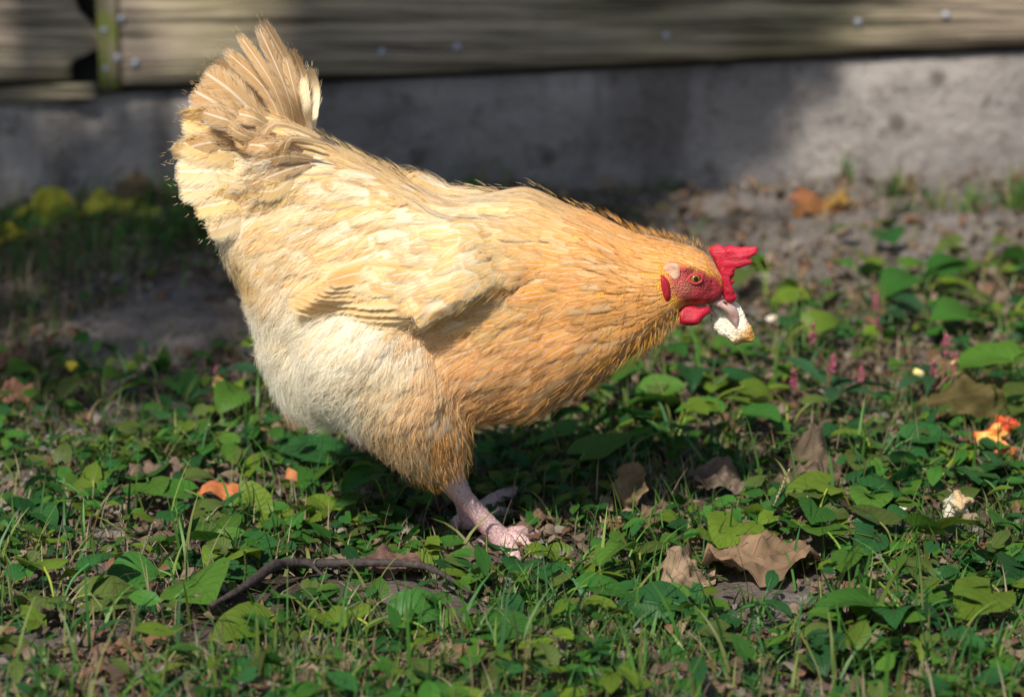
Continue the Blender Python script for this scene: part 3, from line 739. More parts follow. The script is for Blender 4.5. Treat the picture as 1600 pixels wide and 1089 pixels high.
# ---- long feathers set by hand
def long_feather(parent, name, path, W, col, mat, face=(0, -1, 0), rows=12, cup=.15, twist=0.0, point=.45):
    """path: 3D points root to tip; the vane faces `face`"""
    p = smooth_path(path, 6); idx = np.linspace(0, len(p) - 1, rows)
    p = np.stack([np.interp(idx, np.arange(len(p)), p[:, a]) for a in range(3)], 1)
    ts = np.linspace(0, 1, rows); prof = np.clip(ts * 1.15 + .10, 0, 1) ** .5 * (1 - ts ** 4 * .9) ** point
    V = []; wisp = name.startswith('tail')
    for i in range(rows):
        d = norm(p[min(i + 1, rows - 1)] - p[max(i - 1, 0)]); f = np.asarray(face, float); f = norm(f - d * (f @ d)); s = np.cross(f, d); s = norm(s + f * twist)
        w = W * .5 * prof[i]
        V.append(p[i] + s * (UCOLS * w)[:, None] - f * (cup * w * UCOLS ** 2)[:, None])
        if wisp and i > rows * .25:                  # loose barbs along the edges of the vane
            for q_ in range(7):
                sg = 1 if q_ % 2 else -1; a_ = p[i] + s * sg * w * rng.uniform(.45, .95) + d * rng.normal() * .003 + f * .0006; L_ = rng.uniform(.003, .0075) * (1 if i < rows * .75 else .5); dr = norm(d * .85 + s * sg * rng.uniform(.2, .75) + rng.normal(size=3) * .12)
                WISP.append((np.stack([a_ + dr * L_ * t_ + (d - s * sg * .2) * L_ * .4 * t_ * t_ + f * .001 * t_ for t_ in (0, .33, .66, 1)]), np.asarray(col) * rng.uniform(.85, 1.15)))
    mb = MB(); mb.add(np.concatenate(V), F_CACHE[rows], np.clip(col, 0, .9), feather_uv(rows, int(rng.integers(50))))
    return mb.build(name, mat, parent)
BR = np.array(TAN) * .8
WISP = []
TAILF = [  # root, mid, tip (photo px), side offset at tip, width mm, colour
 ((452, 205), (425, 130), (372, 52), -.004, 15, TAN), ((462, 205), (447, 140), (402, 38), -.012, 15, BR), ((474, 205), (462, 150), (446, 88), -.018, 13, TAN), ((486, 210), (480, 170), (474, 120), -.022, 10, CREAM),
 ((448, 215), (415, 140), (350, 78), .004, 18, TAN), ((440, 225), (370, 150), (318, 112), -.006, 34, TAN), ((436, 235), (360, 175), (300, 140), -.012, 40, TAN), ((432, 245), (350, 205), (286, 180), -.018, 42, SADDLE),
 ((428, 255), (350, 235), (282, 222), -.022, 40, SADDLE), ((425, 275), (345, 268), (272, 268), -.026, 36, CREAM), ((422, 290), (350, 292), (278, 298), -.028, 34, CREAM), ((420, 305), (360, 315), (302, 326), -.030, 32, SADDLE),
 ((418, 320), (370, 345), (322, 362), -.032, 30, CREAM)]
for sgn in (1, -1):
    for i, (a, b, c, y, w, col) in enumerate(TAILF):
        if sgn == -1 and i in (0, 4): continue
        yy = y * sgn + (0 if sgn == 1 else .006)
        pth = [H(*a, yy * .4 - .004 * sgn), H(*b, yy * 1.3 - .010 * sgn), H(*c, yy - .002 * sgn * i)]
        o = long_feather(hen, 'tail_feather', pth, w * .001 * 1.05, np.array(col) * rng.uniform(.9, 1.08), M_TAIL, face=(.15 + rng.normal() * .12, -sgn, .25 + rng.normal() * .15), twist=rng.normal() * .2)
# tail coverts: rings of round overlapping feathers over the tail root, outermost first
for ring, (r0, y0, wd) in enumerate(((206, -.034, 22), (186, -.038, 22), (162, -.043, 21), (138, -.048, 20), (114, -.053, 19))):
    for a in np.arange(148 + 2 * ring, 240, 8.5 + .9 * ring):
        for sgn in (1, -1):
            if sgn < 0 and ring > 1: continue
            an = R(a + rng.normal() * 6); r1 = (r0 + rng.normal() * 13) * (1.04 - .12 * sstep(195, 232, a)); T0 = np.array((503, 250))
            dr = np.array((math.cos(an), -math.sin(an))); per = np.array((-dr[1], dr[0])); ln = min(rng.uniform(66, 112), r1 - 14); hook = rng.normal() * 13 + 5
            tip = T0 + dr * r1 + np.array((0, 8)) + per * -hook * .8; root = T0 + dr * (r1 - ln); mid = (tip + root) / 2 + per * hook * .5
            yy = y0 + rng.normal() * .003
            rr = rng.random(); col = np.array(TAN if (a < 175 and rr < .6) else (SADDLE if rr < .36 else (CREAM if rr < .68 else (np.array(WHITE) * .55 + np.array(CREAM) * .42 if rr < .80 else (BUFF if rr < .88 else TAN)))))
            long_feather(hen, 'tail_covert', [H(*root, (yy + .006) * sgn), H(*mid, (yy - .004 - .003 * rng.random()) * sgn), H(*tip, (yy + .002 * rng.normal()) * sgn)], wd * .001 * rng.uniform(.7, 1.3), col * rng.uniform(.86, 1.08), M_FEATHER if rng.random() < .5 else M_TAIL, face=(rng.normal() * .3, -sgn, .2 + rng.normal() * .3), rows=9, cup=.12, twist=rng.normal() * .2)
for (a, b, c, y, w, col) in [((500, 215), (430, 192), (396, 240), -.050, 11, TAN), ((490, 225), (440, 222), (428, 258), -.056, 9, TAN), ((510, 225), (455, 215), (440, 250), -.058, 8, BR)]:
    long_feather(hen, 'tail_covert', [H(*a, y * .92), H(*b, y * 1.08), H(*c, y)], w * .001, np.array(col), M_FEATHER, face=(-.1, -1, .2), rows=9, cup=.35)
# rows of big coverts over the wing and of saddle feathers behind it, rear rows first
def big_feather(name, x, y, dx, dy, L, W, lift, col, sgn):
    if BVH.ray_cast(Vector(CAMP), Vector(norm(ray(x, y - 9))))[0] is None: return None
    p, nn = skin(x, y, sgn)
    if abs(nn[1]) < .3: return None
    d = np.array([dx, 0, -dy]) + rng.normal(size=3) * .07; d = norm(d - nn * (d @ nn))
    V, NR = feather_pts(p, nn, d, L, W, 9, lift, bend=rng.normal() * .25, cup=.14, point=.5, twist=rng.normal() * .06, base_h=.0012)
    mb = MB(); mb.addn(V, NR, F_CACHE[9][:, ::-1], np.clip(col, 0, .9), feather_uv(9, int(rng.integers(50)))); return mb.build(name, M_FEATHER, hen)
def mottled(a=.3, b=.55, c=.8):
    r = rng.random(); q = np.array(WHITE) * .35 + np.array(CREAM) * .65 if r < a else np.array(CREAM) if r < b else np.array(SADDLE) if r < c else np.array(BUFF)
    return q * rng.uniform(.96, 1.03)
for sgn in (1, -1):
    for i in range(10):
        for j in range(7):
            s_, r_ = 1 - i / 9, j / 6
            x = 800 - 190 * s_ + 4 * rng.normal() + 6 * (j % 2); y = (1 - s_) * (440 * (1 - r_) + 325 * r_) + s_ * (498 * (1 - r_) + 392 * r_) + 3 * rng.normal()
            big_feather('wing_covert', x, y, -1, .40 - .16 * s_, rng.uniform(.030, .040), rng.uniform(.015, .020), .0026 + .0014 * rng.random(), mottled(.2, .55, .9) if s_ > .2 else np.array(SADDLE) * rng.uniform(.97, 1.06), sgn)
    for i in range(6):
        for j in range(6):
            s_, r_ = 1 - i / 5, j / 5
            x = (640 - 185 * s_) + 6 * rng.normal() + 20 * r_; y = 262 - 22 * s_ + (1 - r_) * (70 + 120 * s_) + 5 * rng.normal()
            big_feather('saddle_feather', x, y, -.95, .32 + .25 * (1 - r_), rng.uniform(.034, .046), rng.uniform(.013, .018), .0040 + .002 * rng.random(), mottled(.22, .5, .72), sgn)
wh = bpy.data.hair_curves.new('tail_barbs'); wh.add_curves([4] * len(WISP))
wh.attributes['position'].data.foreach_set('vector', (np.concatenate([a for a, _ in WISP]) - hoff).astype(np.float32).ravel())
wr = wh.attributes.get('radius') or wh.attributes.new('radius', 'FLOAT', 'POINT'); wr.data.foreach_set('value', np.tile([.00016, .00014, .0001, .00004], len(WISP)).astype(np.float32))
wt = wh.attributes.new('tint', 'FLOAT_COLOR', 'CURVE'); wt.data.foreach_set('color', np.array([list(np.clip(c, 0, .9)) + [1] for _, c in WISP], np.float32).ravel())
wh.materials.append(M_STRAND); wob = bpy.data.objects.new('tail_barbs', wh); COL.objects.link(wob); wob.parent = hen; tag(wob, kind='stuff')
# folded flight feathers along the lower edge of each wing
for sgn in (1, -1):
    wing = empty('wing', H(640, 430, -.10 * sgn), None, None); 
    for kx in ('label', 'category', 'group'):
        if kx in wing: del wing[kx]
    wo_ = np.array(wing.location); wing.parent = hen; wing.location = Vector(wo_ - hoff); bpy.context.view_layer.update()
    for i in range(8):
        f = i / 7
        a = np.array((700 - 10 * f, 498 - 70 * f)); c = np.array((452 + 62 * f, 463 - 34 * f)); b = (a + c) / 2 + np.array((0, 14 - 20 * f))
        pth = []
        for w_, e in ((0, -.003), (.3, .001), (.5, .0035), (.75, .006), (1, .008)):
            q = (1 - w_) ** 2 * a + 2 * w_ * (1 - w_) * (2 * b - (a + c) / 2) + w_ * w_ * c
            h, n2 = skin(*q, sgn)
            if w_ == 1: h[1] = pth[-1][1]
            pth.append(h + np.array([0, -sgn, 0]) * (e * .7 + .0004 * i))
        long_feather(wing, 'flight_feather', pth, (.024 + .004 * rng.random()), np.array(BUFF if i % 3 else SADDLE) * rng.uniform(.95, 1.1), M_FLIGHT, face=(0, -sgn, .15), rows=14, cup=.06, point=.5, twist=.08)

def fuse(o, voxel, iters, amp, freq):
    """melt the pieces of a fleshy part into one skin, then wrinkle it"""
    a = o.modifiers.new('r', 'REMESH'); a.mode = 'VOXEL'; a.voxel_size = voxel; a.use_smooth_shade = True
    b = o.modifiers.new('s', 'SMOOTH'); b.factor = .5; b.iterations = iters
    bpy.context.view_layer.update(); old = o.data; mats = list(old.materials)
    me = bpy.data.meshes.new_from_object(o.evaluated_get(bpy.context.evaluated_depsgraph_get())); o.modifiers.clear(); nm = old.name
    o.data = me; bpy.data.meshes.remove(old); me.name = nm
    me.materials.clear(); [me.materials.append(m) for m in mats]
    n = len(me.vertices); v = np.zeros(n * 3); me.vertices.foreach_get('co', v); v = v.reshape(-1, 3); q = np.zeros(n * 3); me.vertex_normals.foreach_get('vector', q); q = q.reshape(-1, 3)
    v = v + q * (amp * fbm(v * freq, 3, 8))[:, None]; me.vertices.foreach_set('co', v.astype(np.float32).ravel()); me.polygons.foreach_set('use_smooth', np.full(len(me.polygons), True)); me.update()
    return o
# ---- head: comb, wattles, ear lobes, eyes, beak
def cpx(x, y): return np.array((980 + x / 4.95, 340 + y / 4.95))
def solid_outline(mb, outline, thick, y0, col=(1, 1, 1), bend=None, sub=7):
    """a fleshy sheet: outline in photo px on the mid plane, pillowed to `thick`"""
    o = smooth_path(np.vstack([outline, outline[:1]]), 4)[:-1]; c = o.mean(0); n = len(o)
    V = []; rings = np.linspace(1, 0.0, sub + 1)[:-1]
    for sd_ in (-1, 1):
        for r in rings:
            for q in o:
                p = c + (q - c) * r; e = 1 - r
                y = y0 + sd_ * thick * (sstep(0, .45, e) ** .5 * .8 + .1) * (1 if r < 1 else .0) + (bend(p) if bend else 0)
                V.append(H(*p, y))
        y = y0 + sd_ * thick * .9 + (bend(c) if bend else 0); V.append(H(*c, y))
    F = []; T = []; blk = n * sub + 1
    for b in (0, 1):
        for k in range(sub - 1):
            for j in range(n):
                q = [b * blk + k * n + j, b * blk + k * n + (j + 1) % n, b * blk + (k + 1) * n + (j + 1) % n, b * blk + (k + 1) * n + j]
                F.append(q if b else q[::-1])
        for j in range(n):
            t = [b * blk + (sub - 1) * n + j, b * blk + (sub - 1) * n + (j + 1) % n, b * blk + n * sub]; T.append(t if b else t[::-1])
    n0 = mb.n; mb.add(V, F, col); mb.f.append(np.array(T) + n0); mb.mi.append(np.zeros(len(T), int))
comb_main = [cpx(*q) for q in ((622, 238), (690, 198), (770, 222), (840, 250), (900, 300), (880, 370), (835, 400), (830, 450), (800, 470), (812, 540), (840, 610), (815, 665), (765, 650), (735, 600), (722, 520), (705, 440), (665, 330))]
mb = MB(); cb = lambda p: -.006 * ((p[0] - 1115) / 60)
solid_outline(mb, comb_main, .0055, -.002, bend=cb)
def spike(mb, path, r):
    pth = smooth_path([H(*cpx(x, y), yy) for x, y, yy in path], 4); n = len(pth); t = np.linspace(0, 1, n)
    tube(mb, pth, r * (1 - t ** 1.6 * .85), n=10)
spike(mb, [(770, 260, -.003), (860, 268, -.005), (950, 250, -.007), (1008, 236, -.008)], .0062)
spike(mb, [(780, 300, -.004), (870, 300, -.006), (940, 285, -.008), (1002, 262, -.009)], .0058)
spike(mb, [(760, 345, -.004), (860, 352, -.007), (920, 345, -.009), (974, 340, -.010)], .0056)
spike(mb, [(760, 420, -.003), (800, 425, -.005), (832, 430, -.006)], .0048)
spike(mb, [(760, 500, -.003), (800, 496, -.005), (834, 492, -.006)], .0042)
spike(mb, [(770, 610, -.003), (815, 605, -.005), (850, 612, -.006)], .0050)
fuse(mb.build('comb', M_COMB, hen), .0009, 5, .0005, 160)
for sgn in (1, -1):
    mb = MB()
    w_ = [cpx(*q) for q in ((425, 660), (500, 672), (560, 700), (640, 690), (645, 740), (590, 775), (545, 825), (480, 838), (410, 820), (380, 770), (385, 700))]
    solid_outline(mb, w_, .0055, -.020 * sgn, bend=lambda p: -.004 * sgn * ((p[1] - 485) / 25))
    fuse(mb.build('wattle', M_WATTLE, hen), .0010, 4, .0007, 120)
    mb = MB(); solid_outline(mb, [cpx(*q) for q in ((268, 395), (300, 352), (350, 340), (400, 360), (418, 410), (405, 460), (370, 500), (325, 490), (285, 440))], .0026, -.0325 * sgn)
    fuse(mb.build('earlobe', M_LOBE, hen), .0009, 4, .0006, 160)
    mb = MB(); solid_outline(mb, [cpx(*q) for q in ((258, 440), (285, 450), (325, 500), (338, 590), (325, 640), (295, 655), (268, 600), (252, 520))], .0042, -.0375 * sgn)
    mb.build('ear_wattle', M_WATTLE, hen)
    # eye seated on the face
    hit, n2 = skin(*cpx(527, 470), sgn); n2 = norm(np.array(n2) * .5 + np.array([0.1, -sgn, .12])); a = norm(np.cross(n2, [0, 0, 1])); b = np.cross(a, n2)
    def dome(mb, r, h, sc, off=0.0, col=(1, 1, 1)):
        V = []; nn = 18
        for k in range(6):
            ph = k / 6 * math.pi / 2
            for j in range(nn):
                th = 2 * math.pi * j / nn
                V.append(hit + n2 * (off + h * math.sin(ph)) + r * math.cos(ph) * (a * math.cos(th) + b * sc * math.sin(th)))
        V.append(hit + n2 * (off + h)); F = [[k * nn + j, k * nn + (j + 1) % nn, (k + 1) * nn + (j + 1) % nn, (k + 1) * nn + j] for k in range(5) for j in range(nn)]
        n0 = mb.n; mb.add(V, F, col); mb.f.append(np.array([[5 * nn + j, 5 * nn + (j + 1) % nn, 6 * nn] for j in range(nn)]) + n0); mb.mi.append(np.zeros(nn, int))
    mb = MB(); dome(mb, .0043, .0028, .92, -.0002); eye = mb.build('eye', M_IRIS, hen)
    mb = MB(); dome(mb, .0021, .0009, 1.0, .0022)
    pu = mb.build('pupil', M_PUPIL, hen); pu.parent = eye; pu.location = (0, 0, 0)
    mb = MB()
    th = np.linspace(0, 2 * np.pi, 25); rr = [hit + n2 * .0006 + .0050 * (a * math.cos(t) * 1.15 + b * .84 * math.sin(t)) for t in th]
    tube(mb, rr, .0011, n=6, cap=False); mb.build('eyelid', m_flesh('red_eyelid', (0.55, 0.05, 0.05), (0.38, 0.02, 0.03)) if sgn == 1 else bpy.data.materials['red_eyelid'], hen)
def beak_part(name, top, bot, wid, col):
    T = smooth_path(np.array([H(*cpx(*q)) for q in top]), 4); B = smooth_path(np.array([H(*cpx(*q)) for q in bot]), 4); W = np.interp(np.linspace(0, 1, len(T)), np.linspace(0, 1, len(wid)), wid)
    V = []; n = 14; th = np.arange(n) / n * 2 * np.pi
    for t, b, w in zip(T, B, W): V.append((t + b) / 2 + (t - b) / 2 * np.cos(th)[:, None] + np.array([0, 1, 0]) * w * np.sin(th)[:, None])
    m = len(T); F = [[i * n + j, i * n + (j + 1) % n, (i + 1) * n + (j + 1) % n, (i + 1) * n + j] for i in range(m - 1) for j in range(n)]
    mb = MB(); mb.add(np.concatenate(V), F, col); return mb.build(name, M_BEAK, hen)
beak_part('upper_beak', [(690, 560), (755, 630), (820, 668), (850, 705), (866, 770), (852, 862)], [(560, 640), (680, 688), (745, 730), (775, 770), (810, 820), (846, 866)], [.012, .0105, .0085, .0065, .0045, .0010], (1, 1, 1))
beak_part('lower_beak', [(500, 655), (560, 652), (610, 678), (650, 712), (690, 760)], [(500, 700), (560, 690), (610, 712), (646, 742), (684, 772)], [.011, .010, .0085, .006, .002], (1, 1, 1))
mb = MB(); q0 = H(*cpx(758, 655), -.0088); tube(mb, [q0 + [-.002, 0, .001], q0, q0 + [.002, 0, -.0015]], [.0004, .0008, .0003], n=6); mb.build('nostril', M_PUPIL, hen)

# ---- bread held in the beak: a thing of its own
bo = [cpx(*q) for q in ((650, 690), (700, 705), (760, 690), (845, 690), (885, 730), (915, 790), (950, 850), (972, 910), (965, 950), (900, 965), (840, 985), (800, 950), (740, 915), (690, 870), (668, 800), (655, 740))]
bo = [np.array((1143, 508)) + (q - np.array((1143, 508))) * [1.10, 1.14] for q in bo]
mb = MB(); solid_outline(mb, bo, .0060, .0050, sub=14)
V = mb.v[0]; pxb = to_px(V); crust = sstep(.45, 1.0, (pxb[:, 0] - 1128) / 48 * .6 + (pxb[:, 1] - 490) / 45 * .55 + .12 * fbm(V * 300, 2, 3))
mb.v[0] = V + .0011 * np.stack([fbm(V * 190, 4, 1), fbm(V * 150, 4, 2), fbm(V * 150, 4, 4)], 1)
mb.c[0] = np.array((.86, .79, .63))[None] * (1 - crust[:, None]) + np.array((.62, .30, .07))[None] * crust[:, None]
tag(mb.build('bread_piece', M_BREAD), 'torn piece of white bread with a golden crust held in the beak', 'bread')

# ---- legs
PINK = np.array((.64, .45, .44)); REDD = np.array((.60, .27, .25)); SHADY = np.array((.60, .45, .44))
def toe_path(a, b, up=.004):
    a, b = np.array(a), np.array(b); return smooth_path([a, a * .6 + b * .4 + [0, 0, up], a * .25 + b * .75 + [0, 0, up * .6], b], 4)
def leg(hip, foot, col, toes, claws=True):
    hip, foot = np.array(hip), np.array(foot); mb = MB(); nseg = 22
    t = np.linspace(0, 1, nseg)[:, None]; pth = hip * (1 - t) + foot * t; pth[:, 2] += 0
    rad = .0106 - .0022 * np.sin(np.linspace(0, 1, nseg) * math.pi) + .0018 * sstep(.86, 1, np.linspace(0, 1, nseg)) + .0004 * (np.arange(nseg) % 2)
    tube(mb, pth, rad, col, n=16)
    V = mb.v[0]; ax = norm(foot - hip); fwd = norm(np.array([1, -.3, 0]) - ax * (np.array([1, -.3, 0]) @ ax)); rel = V[:nseg * 16] - np.repeat(pth, 16, 0)
    s_ = (rel @ fwd) / .008; m_ = np.exp(-((s_ + .35) / .35) ** 2)[:, None] * (.5 + .5 * rng.random((nseg * 16, 1)))
    C = mb.c[0]
    if C.ndim == 1 or len(C) != len(V): C = np.tile(col, (len(V), 1))
    C = C.copy(); C[:nseg * 16] = C[:nseg * 16] * (1 - m_) + REDD * m_; mb.c[0] = C
    lg = mb.build('leg', M_LEG, hen)
    # scutes: a row of broad overlapping plates down the front
    for e in toes:
        mb = MB(); pp_ = toe_path(foot + [0, 0, .004], e); k_ = len(pp_)
        tube(mb, pp_, np.linspace(.0072, .0046, k_) + .0006 * (np.arange(k_) % 2), col * .96, n=12)
        to = mb.build('toe', M_LEG, hen); to.parent = lg
        mb = MB(); d = norm(pp_[-1] - pp_[-3]); e_ = pp_[-1]
        tube(mb, [e_ - d * .002, e_ + d * .005 + [0, 0, .001], e_ + d * .010 - [0, 0, .002], e_ + d * .014 - [0, 0, .006]], [.0036, .003, .002, .0005], n=8)
        cl = mb.build('claw', M_CLAW, hen); cl.parent = lg
    return lg
nf = G(786, 862); nf[2] += .009
hip_n = H(690, 738, -.044)
leg(hip_n, nf, PINK, [nf + [.032, .030, -.004], nf + [.030, -.010, -.005], nf + [.012, -.034, -.006], nf + [-.022, .012, -.006]])
ff = G(738, 842); ff[2] += .012; ff = ff + [0, .012, 0]
leg(H(690, 700, .010), ff, SHADY, [ff + [.036, .075, .006], ff + [.034, .035, -.004], ff + [.015, -.015, -.006], ff + [-.02, .0, -.006]])

# ================================================================== plants and litter
GREENS = [np.array(c) for c in ((.040, .135, .022), (.055, .165, .024), (.030, .115, .028), (.075, .17, .022), (.024, .09, .026), (.12, .19, .02), (.09, .13, .03))]
def leaf_grid(L, W, kind='heart', rows=9, cols=7, curl=.2, fold=.15, seed=0, crinkle=.0):
    t = np.linspace(0, 1, rows)[:, None]; u = np.linspace(-1, 1, cols)[None, :]
    if kind == 'heart':
        w = np.sin(np.pi * np.clip(t, 0, 1) ** .62) ** .75 * (1 - .15 * t) + .02; w[-1] = .02
        w[0] = .42
        x = t * L - .26 * L * np.abs(u) ** 1.2 * (1 - t) ** 2.2
    elif kind == 'oval':
        w = np.sin(np.pi * (t * .96 + .02)) ** .8; x = t * L + 0 * u
    elif kind == 'lance':
        w = np.sin(np.pi * (t * .97 + .02) ** .8) ** 1.1; x = t * L + 0 * u
    elif kind == 'oak':
        w = (np.sin(np.pi * (t * .95 + .03)) ** .6) * (.86 + .16 * np.cos(t * 2 * np.pi * 3.2 + .5)); x = t * L + .04 * L * np.abs(u) ** 2
    else:
        w = np.sin(np.pi * (t * .96 + .03)) ** .7 * (1 + .12 * np.sin(t * 19)); x = t * L + .05 * L * np.abs(u)
    y = u * w * W * .5 * (1 + .05 * np.sin(t * 40 + seed) * (np.abs(u) > .9))
    z = -curl * L * (t - .35) ** 2 + fold * np.abs(y) - fold * .8 * y * y / (W + 1e-6)
    x = x + 0 * u; z = z + 0 * u
    q = np.stack([x, y, 0 * x], -1)
    if crinkle:
        z = z + .8 * crinkle * L * fbm(q / L * 3.2 + seed * 3.1, 2, seed) * (.3 + np.abs(u))
        y = y * (1 + np.minimum(crinkle, .2) * .9 * fbm(q / L * 3 + 9 + seed, 2, seed + 3)); z = z + .25 * crinkle * L * fbm(q / L * 11 + seed, 2, seed + 7); 
    else: z = z + .03 * L * fbm(q / L * 4 + seed * 3.1, 2, seed)
    uv = np.stack([(u + 0 * t) * .5 + .5, t + 0 * u], -1).reshape(-1, 2)
    return np.stack([x, y, z], -1).reshape(-1, 3), gridf(rows, cols), uv
def place(V, loc, yaw, pitch, roll=0.0):
    cy, sy, cp_, sp_, cr, sr = math.cos(yaw), math.sin(yaw), math.cos(pitch), math.sin(pitch), math.cos(roll), math.sin(roll)
    Rz = np.array([[cy, -sy, 0], [sy, cy, 0], [0, 0, 1]]); Ry = np.array([[cp_, 0, -sp_], [0, 1, 0], [sp_, 0, cp_]]); Rx = np.array([[1, 0, 0], [0, cr, -sr], [0, sr, cr]])
    return V @ (Rz @ Ry @ Rx).T + np.asarray(loc)
# spots where something lies open on the ground: nothing grows right in front of it
CLEAR = [(G(1185, 900), .055, .06), (G(1075, 925), .03, .04), (G(1262, 752), .045, .06), (G(1120, 775), .03, .04), (G(1555, 706), .03, .045), (G(1495, 810), .022, .04), (G(985, 808), .025, .035), (G(1520, 665), .05, .04), (G(1435, 612), .015, .03), (G(465, 765), .02, .035), (G(345, 785), .025, .035), (G(615, 908), .03, .03), (G(1398, 808), .012, .025), (G(632, 962), .012, .03)]
CLEAR += [(G(q, 925), .03, .03) for q in (430, 500, 570, 640)]
def leafy_plant(px, py, label, n=5, size=.04, kind='heart', spread=.03, height=.035, tint=None, group=None, name='violet_plant', cat='weed', ratio=.95):
    g = G(px, py); e = empty(name, g, label, cat, group)
    stem = MB(); y0 = rng.uniform(0, 6.28)
    for i in range(n):
        a = y0 + i * 2.399 + rng.normal() * .25; r = spread * rng.uniform(.4, 1.1); h = height * rng.uniform(.55, 1.2)
        tip = g + [r * math.cos(a), r * math.sin(a), h]
        if any(((tip[0] - c_[0]) / (rx + .012)) ** 2 + ((tip[1] - c_[1] + ry * .5) / (ry + .008)) ** 2 < 1 for c_, rx, ry in CLEAR): continue
        c = (GREENS[rng.integers(7)] if tint is None else np.array(tint)) * rng.uniform(.8, 1.25)
        pth = smooth_path([g + [0, 0, -.004], g * .55 + tip * .45 + [0, 0, h * .25], tip], 4)
        tube(stem, pth, .0011, c * [1.5, 1.15, .9], n=5, cap=False)
        s = size * .95 * rng.uniform(.6, 1.2); V, F, uv = leaf_grid(s, s * ratio, kind, seed=int(rng.integers(99)), curl=rng.uniform(.1, .9), fold=rng.uniform(.05, .55))
        mb = MB(); mb.add(place(V, tip, a + rng.normal() * .4, rng.uniform(-.35, .25), rng.normal() * .3), F, c, uv); mb.build('leaf', M_LEAF, e)
    if stem.v: stem.build('stem', M_STEM, e)
    else: bpy.data.objects.remove(e); e = None
    return e
